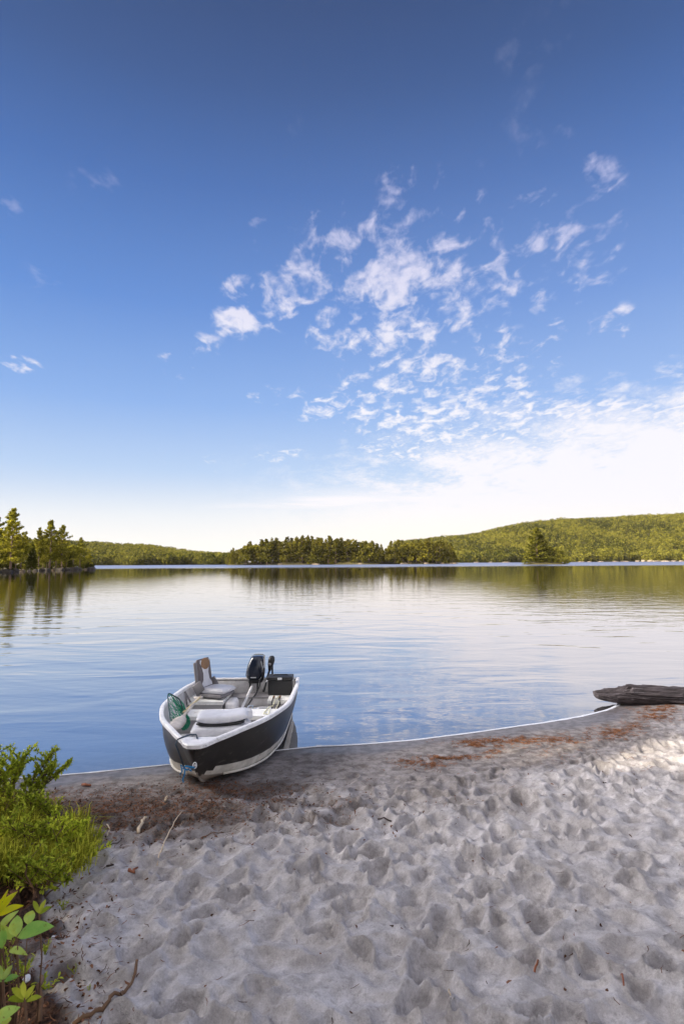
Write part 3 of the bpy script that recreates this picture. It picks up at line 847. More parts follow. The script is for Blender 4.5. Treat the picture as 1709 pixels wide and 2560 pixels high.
def island():
    x0, x1 = at_y(561, 1410, YI)[0], at_y(1150, 1406, YI)[0]
    n = 90; rows = 9; V = []; F = []
    for i in range(rows):
        k = i / (rows - 1)
        for j in range(n):
            a = j / (n - 1); x = x0 + (x1 - x0) * a
            yf = YI - 14 * math.sin(PI * a) ** .5 + 5 * math.sin(a * 19) * math.sin(PI * a) + (12 if .66 < a < .72 else 0); yb = YI + 55 * math.sin(PI * a) ** .5
            z = -.5 + 5.5 * math.sin(PI * k) ** .6 * math.sin(PI * a) ** .5 if 0 < i < rows - 1 else -.5
            V.append((x, yf + (yb - yf) * k, z))
    for i in range(rows - 1):
        for j in range(n - 1): F.append((i * n + j, i * n + j + 1, (i + 1) * n + j + 1, (i + 1) * n + j))
    m = MB(); m.add(V, F, 0, True); tag(m.build('island_ground', MATS['forest_floor']), kind='structure')
    kinds = {'pine': 'a pine', 'round': 'rounded and leafy', 'cone': 'pointed conifer'}
    for row, (cnt, dy, hf) in enumerate(((56, -7, .84), (50, 4, .97), (44, 18, 1.0))):
        for j in range(cnt):
            xp = 567 + (1147 - 567) * (j + random.uniform(.15, .85)) / cnt
            Y0 = YI + dy + random.uniform(-3, 3)
            b = at_y(xp, 1408, Y0); gz = 1.0 + row * 1.6 * min(1, (xp - 560) / 40, (1152 - xp) / 30)
            top = isl_top(xp) + random.uniform(-3, 9) + row * (-1) + 3
            hh = 1.06 * (at_y(xp, top, Y0)[2] - gz) * (hf if row else random.uniform(.68, .98))
            if hh < 4: hh = 4
            q = random.random(); left = xp < 640
            if q < (.35 if left else .62): pr, kd = random.choice(IP), 'pine'
            elif q < (.9 if left else .8): pr, kd = random.choice(IR), 'round'
            else: pr, kd = IC, 'cone'
            lab = '%s tree from left, %s row of the middle island, %s' % (nth(j), ('front', 'second', 'rear')[row], kinds[kd])
            plant_tree(pr, 'island_tree', (b[0], Y0, gz - .5), hh, lab, 'tree', 'trees on the wooded island', wide=random.uniform(1.15, 1.6))


island()
for i, xp in enumerate((700, 790, 900, 1010, 1065, 1108, 1122, 1135)):
    b = at_y(xp, 1410, YI - 13 + (4 if xp > 1100 else 0))
    blob_rock('shore_rock', (b[0], b[1], .3), (random.uniform(2, 4.5), 2, .9), 'pale_rock', 40 + i, '%s pale rock from the left at the foot of the middle island' % nth(i), 'pale rocks at the foot of the island')

# --- tiny islet with one big pine
YT = 368.0
b = at_y(1362, 1408, YT)
m = MB(); V = []; F = []
for i in range(8):
    for j in range(28):
        a = 2 * PI * j / 28; r = (1 - i / 7.0)
        V.append((math.cos(a) * 15.5 * r * (1 + .12 * math.sin(3 * a)), math.sin(a) * 7 * r, -.3 + 1.9 * (1 - r ** 3)))
for i in range(7):
    for j in range(28): F.append((i * 28 + j, i * 28 + (j + 1) % 28, (i + 1) * 28 + (j + 1) % 28, (i + 1) * 28 + j))
m.add(V, F, 0, True); o = m.build('islet_ground', MATS['forest_floor']); o.location = (b[0], YT, 0); tag(o, kind='structure')
big = make_pine_proto(23, 301, 0.80, 74, 170, 'islet_foliage', spread=.31, clear=.02, limbs_shown=False, flat=.38, ragged=.3, clump=.6)
bb = at_y(1341, 1408, YT)
plant_tree(big, 'pine_tree', (bb[0], YT, .6), at_y(1341, 1321, YT)[2] - .6, 'big solitary bushy pine on the tiny islet', 'pine tree', None, wide=1.1)
bb = at_y(1356, 1408, YT + 2)
plant_tree(big, 'pine_tree', (bb[0], YT + 2, .6), at_y(1356, 1340, YT)[2] - .6, 'shorter dark pine leaning against the big islet pine on its right', 'pine tree', None, wide=1.0)
for i, (xp, h) in enumerate(((1310, 2.4), (1322, 2.2), (1352, 2.2), (1368, 2.8), (1378, 4.5), (1388, 6), (1398, 8.5), (1405, 4), (1412, 3.2), (1420, 2.0), (1384, 11))):
    bb = at_y(xp, 1409, YT - 3 + (5 if h > 5 else 0))
    plant_tree(SB[i % 2], 'islet_bush', (bb[0], bb[1], .4), h, '%s bush from the left on the tiny islet beside the big pine' % nth(sorted((1310, 1322, 1352, 1368, 1378, 1388, 1398, 1405, 1412, 1420, 1384)).index(xp)), 'bush', 'bushes on the islet', wide=1.0 if h > 5 else 1.5)


# --- far hills: terrain plus a forest too dense to count
def hill(name, r0, r1, xs_px, sil, tree_h, n, seed, label, shore_px, leafsize, per):
    """terrain rises from the shore at range r0 to the ridge at r1; sil gives the ridge in the photograph"""
    rg = np.random.default_rng(seed)
    A = np.linspace(xs_px[0], xs_px[1], 70)
    ridge = []
    for xp in A:
        p = at_y(xp, sil(xp), r1); ridge.append((p[0] / r1, max(p[2] - tree_h * .98, 1.5)))
    ridge = np.array(ridge)

    def hz(k, frac):
        s = sstep(frac, -.25, 1.05)
        return np.interp(k, ridge[:, 0], ridge[:, 1]) * (s - sstep(0, -.25, 1.05)) / (1 - sstep(0, -.25, 1.05)) + .5
    V = []; F = []; rows = 26
    for i in range(rows):
        fr = i / (rows - 5)
        for k in ridge[:, 0]:
            Y0 = r0 + (r1 - r0) * fr + 14 * math.sin(k * 40) * (1 - min(fr, 1)) + 8 * math.sin(k * 97 + 2) * (1 - min(fr, 1))
            z = float(hz(k, min(fr, 1.0))) - (fr - 1) * 60 * (fr > 1)
            if i == 0: z = -.6
            V.append((k * Y0, Y0, z))
    n_ = len(ridge)
    for i in range(rows - 1):
        for j in range(n_ - 1): F.append((i * n_ + j, i * n_ + j + 1, (i + 1) * n_ + j + 1, (i + 1) * n_ + j))
    m = MB(); m.add(V, F, 0, True); tag(m.build(name, MATS['forest_floor']), kind='structure')
    # trees
    k = rg.uniform(ridge[0, 0], ridge[-1, 0], n); fr = rg.uniform(0, 1, n) ** .9 * 1.03
    fr[: n // 7] = rg.uniform(0.004, .02, n // 7)
    Y0 = r0 + (r1 - r0) * fr + (14 * np.sin(k * 40) + 8 * np.sin(k * 97 + 2)) * (1 - np.minimum(fr, 1)) + 3
    z = hz(k, np.minimum(fr, 1)); x = k * Y0
    th = tree_h * rg.uniform(.62, 1.12, n) * (0.8 + .4 * fbm(x * .02, Y0 * .01, 2, 3)); th[: n // 7] *= rg.uniform(.35, .95, n // 7)
    conif = rg.random(n) < .5 * (fbm(x * .008 + 40, Y0 * .004, 3, 9) * 2)
    N = n * per
    ti = np.repeat(np.arange(n), per)
    t = 1 - np.sqrt(rg.uniform(0, 1, N)); a = rg.uniform(0, 2 * PI, N)
    rc = .20 * (1 - t) ** .8 + .02
    tz = .08 + .92 * t
    ph = rg.uniform(-1, 1, N); rr_ = .34 * np.sqrt(np.clip(1 - ph ** 2, 0, 1)); zz = .58 + .40 * ph
    rad = np.where(conif[ti], rc, rr_) * rg.uniform(.7, 1.05, N); hgt = np.where(conif[ti], tz, zz)
    P = np.stack([x[ti] + rad * th[ti] * np.cos(a), Y0[ti] + rad * th[ti] * np.sin(a), z[ti] + hgt * th[ti]], 1)
    V, F = leaf_tris(P, leafsize * np.where(conif[ti], .8, 1.0), rg, .8)
    me = raw_mesh(name + '_forest', V, F, MATS['hill_foliage'])
    tone = np.clip(rg.uniform(0, 1, n) ** 1.2 * .8 + np.where(conif, -.18, .18) + (fbm(x * .012, Y0 * .006, 3, 19) - .5) * 1.0, 0, 1)
    tv_ = np.repeat(np.repeat(tone, per), 3).astype(np.float32)
    at = me.color_attributes.new('tone', 'FLOAT_COLOR', 'POINT'); at.data.foreach_set('color', np.stack([tv_, tv_, tv_, np.ones_like(tv_)], 1).ravel())
    o = link(name + '_forest', me); tag(o, label, 'forest', kind='stuff')


hill('hills', 860, 1500, (985, 1800), silh([(985, 1354), (1014, 1352), (1090, 1343), (1199, 1332), (1253, 1319), (1308, 1306), (1395, 1297), (1526, 1293), (1635, 1286), (1709, 1283), (1800, 1281)]), 12.5, 13000, 5, 'dense mixed forest covering the long hill on the right', 1403, 1.9, 64)
hill('far_hills', 640, 1000, (-120, 600), silh([(-120, 1350), (60, 1350), (150, 1350), (230, 1354), (306, 1361), (383, 1363), (440, 1372), (497, 1381), (562, 1386), (600, 1388)]), 11, 8500, 6, 'sunlit forest on the low hill behind the left headland', 1413, 1.7, 60)
for i, xp in enumerate((1190, 1225, 1262, 1395, 1450, 1470, 1500, 1535, 1560, 1590, 1605, 1622, 1640, 1660, 1680, 1700)):
    b = at_y(xp, 1404, 848 + 14 * math.sin((xp - 854) / 1422 * 40))
    blob_rock('shore_rock', (b[0], b[1] - 2, .6), (random.uniform(3, 9), 3, random.uniform(.8, 2.4) if xp > 1580 else .6), 'pale_rock', 70 + i, '%s pale rock from the left along the far right shore' % nth(i), 'pale rocks along the far right shore')


# --- the wood behind the beach that keeps it in shade (its gaps let the low sun reach a few patches)
def shade_wood():
    rg = np.random.default_rng(77)
    holes = [(at_z(1580, 1876, .2), 1.25, .25), (at_z(1372, 1866, .2), .35, .10), (np.array([-2.15, 2.75, .45]), .45, .35), (np.array([-3.2, 4.4, .4]), .5, .3)]
    f = SUN_DIR[:2] / np.linalg.norm(SUN_DIR[:2]); g = np.array([-f[1], f[0]])
    P = []
    tr = MB()
    for row in range(3):
        for k in range(9):
            c = np.array([1.0, 6.0]) + f * (15 + row * 4.5 + rg.uniform(-1, 1)) + g * ((k - 4) * 3.1 + rg.uniform(-.8, .8) + row * 1.2)
            h = rg.uniform(16, 20)
            q, _ = pine_points(h, rg, .22, .10, 46, 90, .35)
            q[:, :2] += c; P.append(q)
            tr.tube([(c[0], c[1], .2), (c[0] + .1, c[1], h * .5), (c[0], c[1], h * .95)], [.22, .15, .03], 7)
    P = np.concatenate(P)
    keep = np.ones(len(P), bool)
    for (c, rx, ry) in holes:
        q = P - SUN_DIR[None, :] * ((P[:, 2] - c[2]) / SUN_DIR[2])[:, None]
        rr_ = np.hypot((q[:, 0] - c[0]) / (rx + .85), (q[:, 1] - c[1]) / (ry + 1.0))
        keep &= rr_ > 1 + rg.uniform(-.25, .25, len(P))
    P = P[keep]
    V, F = leaf_tris(P, 0.62, rg, .8)
    n0 = len(V); tv = np.concatenate(tr.v); tf = [tuple(i + n0 for i in f_) for f_ in tr.f if len(f_) == 4]
    tf3 = np.array([(a_, b_, c_) for a_, b_, c_, d_ in tf] + [(a_, c_, d_) for a_, b_, c_, d_ in tf])
    me = raw_mesh('shade_wood', np.concatenate([V, tv]), np.concatenate([F, tf3]), MATS['cedar_foliage'])
    o = link('shade_wood', me); tag(o, 'dense wood behind the beach that shades the sand', 'wood', kind='stuff')


shade_wood()

# ================================================================== the boat
principled('hull_black', (0.024, 0.022, 0.021), 0.42, var=0.5, vscale=5, spec=0.28, bump=0.001, bscale=6, col2=(0.05, 0.045, 0.04), wear=((0.11, 0.10, 0.09), .6, 9, (1, .35, 2.5)))
principled('hull_cream', (0.62, 0.59, 0.53), 0.45, var=0.45, vscale=6, col2=(0.36, 0.31, 0.25), wear=((0.22, 0.15, 0.09), .6, 14, (1, .6, 1)))
principled('hull_bottom', (0.30, 0.26, 0.22), 0.5, var=0.6, vscale=5, col2=(0.13, 0.10, 0.08))
principled('boat_inside', (0.56, 0.55, 0.56), 0.55, var=0.4, vscale=7, col2=(0.36, 0.33, 0.30), bump=0.001, bscale=30, wear=((0.25, 0.19, 0.15), .6, 12, (1, 1, .5)))
principled('boat_white', (0.86, 0.85, 0.86), 0.42, var=0.3, vscale=9, col2=(0.6, 0.58, 0.57), wear=((0.42, 0.38, 0.36), .6, 22, (1, 1, 1)))
principled('bench_top', (0.88, 0.87, 0.84), 0.5, var=0.3, vscale=6, col2=(0.64, 0.61, 0.57), wear=((0.38, 0.32, 0.27), .6, 16, (1, 1, 1)))
principled('bench_side', (0.42, 0.41, 0.41), 0.6, var=0.4, vscale=6)
principled('seat_vinyl', (0.62, 0.62, 0.66), 0.45, var=0.25, vscale=8, col2=(0.42, 0.42, 0.46))
principled('seat_shell', (0.20, 0.19, 0.20), 0.55, var=0.3)
principled('seat_dark', (0.13, 0.11, 0.115), 0.5, var=0.3)
principled('seat_brown', (0.24, 0.13, 0.06), 0.5, var=0.3)
principled('motor_black', (0.012, 0.018, 0.035), 0.22, var=0.3, coat=0.3)
principled('rubber_black', (0.015, 0.015, 0.017), 0.5, var=0.3)
principled('box_black', (0.018, 0.018, 0.02), 0.5, var=0.4)
principled('label_white', (0.7, 0.72, 0.75), 0.4, var=0.1)
principled('jug_plastic', (0.55, 0.63, 0.76), 0.35, var=0.15)
principled('crate_white', (0.80, 0.80, 0.82), 0.45, var=0.15)
principled('net_green', (0.01, 0.30, 0.16), 0.6, var=0.3)
principled('hoop_dark', (0.015, 0.06, 0.05), 0.4, var=0.3)
principled('wood_yellow', (0.60, 0.47, 0.26), 0.55, var=0.3, stretch=(2, 12, 12))
principled('paddle_wood', (0.60, 0.55, 0.50), 0.6, var=0.5, vscale=9, col2=(0.33, 0.28, 0.25))
principled('rope_dark', (0.04, 0.06, 0.09), 0.8, var=0.3)
principled('rope_blue', (0.02, 0.22, 0.50), 0.7, var=0.3)
principled('rope_pale', (0.70, 0.68, 0.50), 0.8, var=0.3)
principled('aluminium', (0.55, 0.55, 0.57), 0.35, var=0.3, metal=0.8)

BX, BY, BTH, BL_ = -1.361, 5.365, 0.007, 3.32


def cubic(x, xs, ys):
    """smooth curve through the given points"""
    xs = np.array(xs, float); ys = np.array(ys, float); x = np.asarray(x, float)
    d = np.diff(ys) / np.diff(xs); m = np.zeros(len(xs)); m[1:-1] = np.where(d[:-1] * d[1:] > 0, 2 * d[:-1] * d[1:] / (d[:-1] + d[1:] + 1e-12), 0); m[0] = d[0]; m[-1] = d[-1]
    i = np.clip(np.searchsorted(xs, x) - 1, 0, len(xs) - 2); h = xs[i + 1] - xs[i]; t = (x - xs[i]) / h
    return (2 * t**3 - 3 * t**2 + 1) * ys[i] + (t**3 - 2 * t**2 + t) * h * m[i] + (-2 * t**3 + 3 * t**2) * ys[i + 1] + (t**3 - t**2) * h * m[i + 1]


def hbeam(s): return float(cubic(math.sqrt(max(s, 0) / BL_), [0, .18, .346, .548, .707, .866, 1.], [.045, .118, .295, .60, .735, .745, .704]))
def sheer(s): return float(cubic(s, [0, 1.0, 2.0, 3.32], [.585, .602, .588, .522]))
def keel(s): return float(cubic(s, [0, .04, .10, .20, .35, .5, .8, 1.2, 3.32], [.56, .43, .33, .235, .15, .10, .045, .01, -.08]))
def chine_w(s): return float(cubic(s, [0, .28, .63, 1.2, 2.0, 3.32], [.004, .045, .33, .54, .62, .62]))
def chine_z(s): return max(keel(s) + float(cubic(s, [0, .1, .28, .63, 1.2, 3.32], [.0, .012, .045, .085, .10, .10])), -1)


STN = [0, .02, .04, .06, .08, .1, .115, .13, .145, .16, .175, .19, .205, .22, .24, .26, .28, .31, .34, .37, .41, .46, .58, .72, .9, 1.1, 1.35, 1.6, 1.9, 2.2, 2.5, 2.8, 3.1, 3.32]
VSIDE = [0, .10, .205, .215, .4, .6, .8, .93, 1.0]


def section(s, inset=0.0):
    """points from gunwale down to the keel on one side"""
    g = hbeam(s) - inset; zs = sheer(s) - (0.012 if inset else 0); c = max(chine_w(s) - inset, .003); zc = chine_z(s) + inset; k = keel(s) + inset
    if s < .3: c = min(c, .003 + .12 * s)
    out = []
    for v_ in VSIDE[::-1]:
        bul = 0.035 * math.sin(PI * v_) * min(1, s / .5)
        out.append((c + (g - c) * v_ + bul, zc + (zs - zc) * v_))
    out.append((c * .5, (zc + k) / 2 - .004)); out.append((0.0, k))
    return out


boat = thing('fishing_boat', (BX, BY, 0), BTH)
tag(boat, 'open aluminium fishing boat, black and cream hull, bow drawn up on the sand', 'boat')


def hull_mesh(inset):
    m = MB(); V = []; ns = len(section(0)); w_ = 2 * ns - 1
    for s in STN:
        q = section(s, inset)
        V += [(x, s + (inset if s < .2 else 0), z) for x, z in q] + [(-x, s + (inset if s < .2 else 0), z) for x, z in q[-2::-1]]
    F = {0: [], 1: [], 2: []}
    nv = len(VSIDE)
    for i in range(len(STN) - 1):
        for j in range(w_ - 1):
            jj = j if j < ns - 1 else 2 * (ns - 1) - 1 - j
            f = (i * w_ + j, i * w_ + j + 1, (i + 1) * w_ + j + 1, (i + 1) * w_ + j)
            if inset: f = f[::-1]
            row = nv - 2 - jj   # 0 = lowest strip of the side
            mt = 2 if jj >= nv - 1 else (1 if row <= 1 else 0)
            if (V[f[0]][2] + V[f[2]][2]) / 2 > .225 + .12 * STN[i] and STN[i] < .45: mt = 0
            F[mt].append(f)
    m.v.append(np.array(V)); m.off = len(V)
    for mt, fs in F.items():
        for f in fs: m.f.append(list(f)); m.m.append(0 if inset else mt); m.s.append(True)
    # close the blunt bow
    m.f.append([0] + [j for j in range(1, w_)]); m.m.append(0); m.s.append(False)
    return m, w_


hm, hw = hull_mesh(0.0)
base = (len(STN) - 1) * hw
hm.f.append([base + j for j in range(hw)]); hm.m.append(0); hm.s.append(False)
hm.build('hull', [MATS['hull_black'], MATS['hull_cream'], MATS['hull_bottom']], boat)
im, iw = hull_mesh(0.014)
im.build('inner_hull', MATS['boat_inside'], boat)
# transom
m = MB(); q = section(3.30, .016); L_ = [(x, z) for x, z in q]; ring = L_ + [(-x, z) for x, z in L_[-2::-1]]
for yy in (3.262, 3.302): m.v.append(np.array([(x, yy, z - .006) for x, z in ring]))
n = len(ring); m.f.append(list(range(n))[::-1]); m.f.append([n + k for k in range(n)])
for k in range(n): m.f.append([k, (k + 1) % n, n + (k + 1) % n, n + k])
m.m += [0] * (n + 2); m.s += [False] * (n + 2)
tm = m.build('transom', MATS['boat_inside'], boat)
m = MB(); m.box((0, 3.29, .528), (1.36, .075, .022), bevel=.006); m.build('transom_cap', MATS['boat_inside'], boat)
# gunwale rail
path = [(-hbeam(s), s, sheer(s)) for s in np.linspace(3.34, .45, 26)] + [(-hbeam(s), s, sheer(s)) for s in (.38, .3, .22, .15, .09, .045, .0)]
path += [(x, -.004, sheer(0)) for x in (-.015, .015)]
path += [(-p[0], p[1], p[2]) for p in path[-3::-1]]
m = MB(); m.sweep(path, [(-.018, -.022), (-.020, .010), (-.010, .017), (.020, .017), (.029, .008), (.027, -.022)])
m.build('gunwale', MATS['boat_white'], boat)
# spray rail along the chine
for sd in (-1, 1):
    m = MB(); m.tube([(sd * (chine_w(s) + .008), s, chine_z(s) - .004) for s in np.linspace(.45, 3.3, 24)], .011, 6)
    m.build('spray_rail', MATS['hull_cream'], boat)
m = MB(); m.tube([(0, s - .008, keel(s) - .003) for s in (.12, .15, .22, .3, .42, .55, .8, 1.2, 2.0, 3.2)], .009, 6); m.build('keel_strip', MATS['hull_bottom'], boat)


def deck(name, s0, s1, z, mat, th=.016, xl=None, xr=None, inset=.02, lip=.0):
    """flat panel that follows the hull between two stations"""
    m = MB(); P = []; ss = np.linspace(s0, s1, 7)
    def wid(s):
        q = section(s, .014); zz = [a[1] for a in q][::-1]; xx = [a[0] for a in q][::-1]
        return float(np.interp(z, zz, xx)) - .002
    R = [(min(wid(s), xr) if xr is not None else wid(s), s) for s in ss]
    Lf = [(max(-wid(s), xl) if xl is not None else -wid(s), s) for s in ss]
    ring = R + Lf[::-1]; n = len(ring)
    V = [(x, y, z - th) for x, y in ring] + [(x, y, z) for x, y in ring]
    F = [tuple(range(n))[::-1], tuple(range(n, 2 * n))] + [(k, (k + 1) % n, n + (k + 1) % n, n + k) for k in range(n)]
    m.add(V, F); return m, ring


m, _ = deck('d', .02, .27, .583, 'boat_white'); m.build('bow_deck', MATS['boat_white'], boat)
m, _ = deck('d', .32, .86, .44, 'x')
pl = m.build('front_platform', MATS['bench_top'], boat)
m = MB()
for k in range(13):
    x = -.42 + k * .07
    s_in = .36
    while hbeam(s_in) - .03 < abs(x) + .02 and s_in < .8: s_in += .02
    if s_in < .78: m.box((x, (s_in + .85) / 2, .4425), (.018, .85 - s_in, .007))
m.build('platform_rib', MATS['boat_inside'], pl)
m, _ = deck('d', .55, 3.27, .20, 'x'); m.build('floor', MATS['boat_inside'], boat)


def bench(s0, s1, z, xl=None, xr=None):
    m, ring = deck('b', s0, s1, z, 'x', th=.045, xl=xl, xr=xr)
    b_ = m.build('bench', MATS['bench_top'], boat)
    x0 = min(r[0] for r in ring if abs(r[1] - s0) < .01) ; x1 = max(r[0] for r in ring if abs(r[1] - s0) < .01)
    m = MB(); a0, a1 = x0 + (.05 if xl is None else .02), x1 - (.05 if xr is None else .02)
    m.box(((a0 + a1) / 2, (s0 + s1) / 2 + .01, (z - .047 + .205) / 2), (a1 - a0, s1 - s0 - .05, z - .047 - .205))
    m.build('bench_panel', MATS['bench_side'], b_)
    return b_


bench(1.68, 2.02, .405)
bench(2.42, 3.255, .405, xr=-.22)
bench(2.46, 3.255, .405, xl=.36)
m = MB(); m.box((.07, 3.10, .262), (.55, .30, .115), bevel=.008); m.build('stern_locker', MATS['boat_inside'], boat)
m = MB(); m.box((.07, 3.10, .326), (.57, .31, .010)); m.build('locker_lid', MATS['seat_shell'], boat)
m = MB(); m.tube([(.00, 2.08, .215), (.045, 3.20, .43)], .020, 4, smooth=False); m.build('brace', MATS['boat_white'], boat)
for sd, s_ in ((-1, 1.95), (1, 1.95), (-1, 2.36)):
    g = hbeam(s_)
    m = MB(); m.tube([(sd * (g - .03), s_, .55), (sd * (g - .10), s_ + .02, .41)], .013, 6); m.tube([(sd * (g - .035), s_, .55), (sd * (g - .06), s_, .38)], .010, 6)
    m.build('knee_brace', MATS['seat_shell'] if s_ > 2 else MATS['aluminium'], boat)
m = MB()
for sd in (-1, 1):
    for s_ in np.arange(.02, .27, .075):
        m.lathe((sd * (hbeam(s_) + .030), s_, sheer(s_) - .006), [(.005, -.004), (.005, .004)], 6, axis=(sd, -.6, 0))
m.build('rivet', MATS['aluminium'], boat)
m = MB(); m.lathe((0, .050, .395), [(.010, -.012), (.010, .004)], 10, axis=(0, -1, .2)); m.tube([(math.cos(a) * .016, .034, .400 + math.sin(a) * .026) for a in np.linspace(0, 2 * PI, 13)], .0055, 6)
m.build('bow_eye', MATS['boat_white'], boat)
m = MB(); m.tube([(.06, .98, .2), (.06, .98, .44)], .05, 10); m.tube([(0.06, .98, .20), (.06, .98, .206)], .12, 12); m.build('seat_pedestal', MATS['aluminium'], boat)

# folded seat on the pedestal near the bow
sh = MB()


def slab(m, w_, d_, h_, sag, mat=0, n=14):
    """soft padded slab, bending along x"""
    V = []; F = []; nx, nr = n, 14
    for i in range(nx + 1):
        a = i / nx; x = -w_ / 2 + w_ * a
        e = (1 - abs(2 * a - 1) ** 5) ** .5 if 0 < a < 1 else 0.0
        e = max(e, .35)
        for k in range(nr):
            t = 2 * PI * k / nr; cx_, sz = math.cos(t), math.sin(t)
            yy = math.copysign(abs(cx_) ** .45, cx_) * d_ / 2 * (.90 + .10 * e); zz = math.copysign(abs(sz) ** .55, sz) * h_ / 2 * e
            V.append((x, yy, zz - sag * math.sin(PI * a)))
    for i in range(nx):
        for k in range(nr): F.append((i * nr + k, i * nr + (k + 1) % nr, (i + 1) * nr + (k + 1) % nr, (i + 1) * nr + k))
    F.append(tuple(range(nr))[::-1]); F.append(tuple(nx * nr + k for k in range(nr)))
    m.add(V, F, mat, True)


slab(sh, .60, .40, .125, .020)
fs = sh.build('folded_seat', MATS['seat_vinyl'], boat); fs.location = (.06, .93, .490); fs.rotation_euler = (0, math.radians(-1), math.radians(5))
m = MB(); slab(m, .54, .36, .080, .022); o = m.build('backrest', MATS['seat_vinyl'], fs); o.location = (.015, .040, .122); o.rotation_euler = (0, math.radians(-1), math.radians(3))
m = MB(); slab(m, .50, .33, .045, .020); o = m.build('seat_gap_shade', MATS['rubber_black'], fs); o.location = (.0, .030, .072)  # black slab set in as the shade between the two folded cushions
m = MB(); m.box((.27, .10, .10), (.10, .12, .09), bevel=.02, rz=.3); m.build('hinge', MATS['seat_vinyl'], fs)

# swivel seat on the stern bench
m = MB(); m.box((0, 0, .035), (.42, .42, .05), bevel=.022); m.box((-.215, 0, .25), (.05, .42, .44), ry=math.radians(-9), bevel=.02)
for sd in (-1, 1): m.box((-.17, sd * .20, .13), (.16, .03, .14), ry=math.radians(-35), bevel=.012)
ss = m.build('swivel_seat', MATS['seat_shell'], boat); ss.location = (-.38, 2.70, .415); ss.rotation_euler = (0, 0, math.radians(-20)); ss.scale = (.95, .88, 1.0)
m = MB(); slab(m, .40, .40, .085, .0); o = m.build('seat_cushion', MATS['seat_vinyl'], ss); o.location = (.035, 0, .092)
m = MB(); m.box((-.205, 0, .30), (.055, .36, .40), ry=math.radians(-9), bevel=.03, taper=.92)
bc = m.build('back_cushion', MATS['seat_dark'], ss)
mb_ = MB()
prof = [(0.0, .15), (.10, .14), (.25, .085), (.5, .07), (.75, .10), (.9, .135), (1, .12)]
V = []; F = []
for t_, w_ in prof:
    z = .13 + .355 * t_; x = -.177 - .158 * (z - .30) + .006
    V += [(x, -w_, z), (x + .006, -w_ * .9, z), (x + .006, w_ * .9, z), (x, w_, z)]
for i in range(len(prof) - 1):
    for k in range(3): F.append((i * 4 + k, i * 4 + k + 1, i * 4 + 5 + k, i * 4 + 4 + k))
mb_.add(V, F); mb_.build('centre_panel', MATS['seat_vinyl'], ss)
m = MB(); V = [(-.163 - .158 * (z - .30) + .003, y, z) for y, z in [(.115 * math.cos(a), .440 + .085 * math.sin(a) * (1 if math.sin(a) < 0 else .8)) for a in np.linspace(0, 2 * PI, 25)[:-1]]]
m.add(V + [(x - .012, y, z) for x, y, z in V], [tuple(range(24))] + [(k, 24 + k, 24 + (k + 1) % 24, (k + 1) % 24) for k in range(24)]); m.build('head_panel', MATS['seat_brown'], ss)
m = MB(); m.tube([(0, 0, -.01), (0, 0, .02)], .10, 16); m.build('swivel_plate', MATS['aluminium'], ss)
# rounded bait-well box beside the swivel seat
m = MB(); m.box((-.135, 2.60, .30), (.15, .30, .185), bevel=.05); m.build('livewell', MATS['boat_white'], boat)


def B(x, s, z):
    return Vector((BX + math.cos(BTH) * x - math.sin(BTH) * s, BY + math.sin(BTH) * x + math.cos(BTH) * s, z))


def loft(m, levels, n=20, p=4.0, mat=0):
    V = []; F = []
    for (cx_, cy_, z, w_, d_) in levels:
        for k in range(n):
            t = 2 * PI * k / n; c, s_ = math.cos(t), math.sin(t)
            r = (abs(c) ** p + abs(s_) ** p) ** (-1 / p)
            V.append((cx_ + c * r * w_ / 2, cy_ + s_ * r * d_ / 2, z))
    for i in range(len(levels) - 1):
        for k in range(n): F.append((i * n + k, i * n + (k + 1) % n, (i + 1) * n + (k + 1) % n, (i + 1) * n + k))
    F.append(tuple(range(n))[::-1]); F.append(tuple((len(levels) - 1) * n + k for k in range(n)))
    m.add(V, F, mat, True)


# outboard motor
om = thing('outboard_motor', B(.075, 3.30, .50), BTH); tag(om, 'dark blue-black outboard motor clamped to the middle of the transom', 'outboard motor')
m = MB(); loft(m, [(-.01, .06, .0, .13, .18), (-.01, .07, .03, .19, .27), (-.005, .08, .075, .235, .34), (.0, .08, .13, .232, .36), (.01, .08, .22, .21, .35), (.022, .08, .29, .18, .31), (.026, .08, .325, .165, .28), (.028, .08, .338, .13, .23)])
m.v[0] = m.v[0] * np.array([1.16, 1.1, 1.05]); cw = m.build('cowling', MATS['motor_black'], om)
m = MB(); m.box((-.012, -.098, .060), (.080, .010, .012)); m.build('name_strip', MATS['label_white'], cw)
m = MB(); m.tube([(.092, -.065, .31), (.115, -.08, .23), (.128, -.085, .155), (.120, -.085, .085), (.092, -.07, .04)], .005, 5); m.build('pinstripe', MATS['label_white'], cw)
m = MB()
for sd in (-1, 1): m.box((sd * .055 - .01, .0, -.06), (.022, .12, .15), bevel=.006); m.tube([(sd * .055 - .01, -.08, -.13), (sd * .055 - .01, -.03, -.13)], .014, 8)
m.box((-.01, -.005, -.005), (.15, .13, .055), bevel=.012)
m.build('mounting_bracket', MATS['rubber_black'], om)
m = MB(); m.tube([(.09, -.02, -.01), (.125, -.08, .05), (.145, -.16, .13), (.152, -.20, .21)], [.024, .022, .02, .022], 8); m.build('tiller_handle', MATS['rubber_black'], om)
m = MB(); m.tube([(-.12, .02, .05), (-.125, .0, .075)], .012, 6); m.build('starter_grip', MATS['rubber_black'], om)
m = MB(); loft(m, [(-.01, .15, -.85, .05, .30), (-.01, .15, -.70, .06, .22), (-.01, .12, -.45, .08, .14), (-.01, .11, -.1, .11, .16), (-.01, .08, .0, .13, .2)]); m.tube([(-.01, .02, -.74), (-.01, .32, -.74)], [.02, .04], 10); m.build('drive_leg', MATS['motor_black'], om)
m = MB()
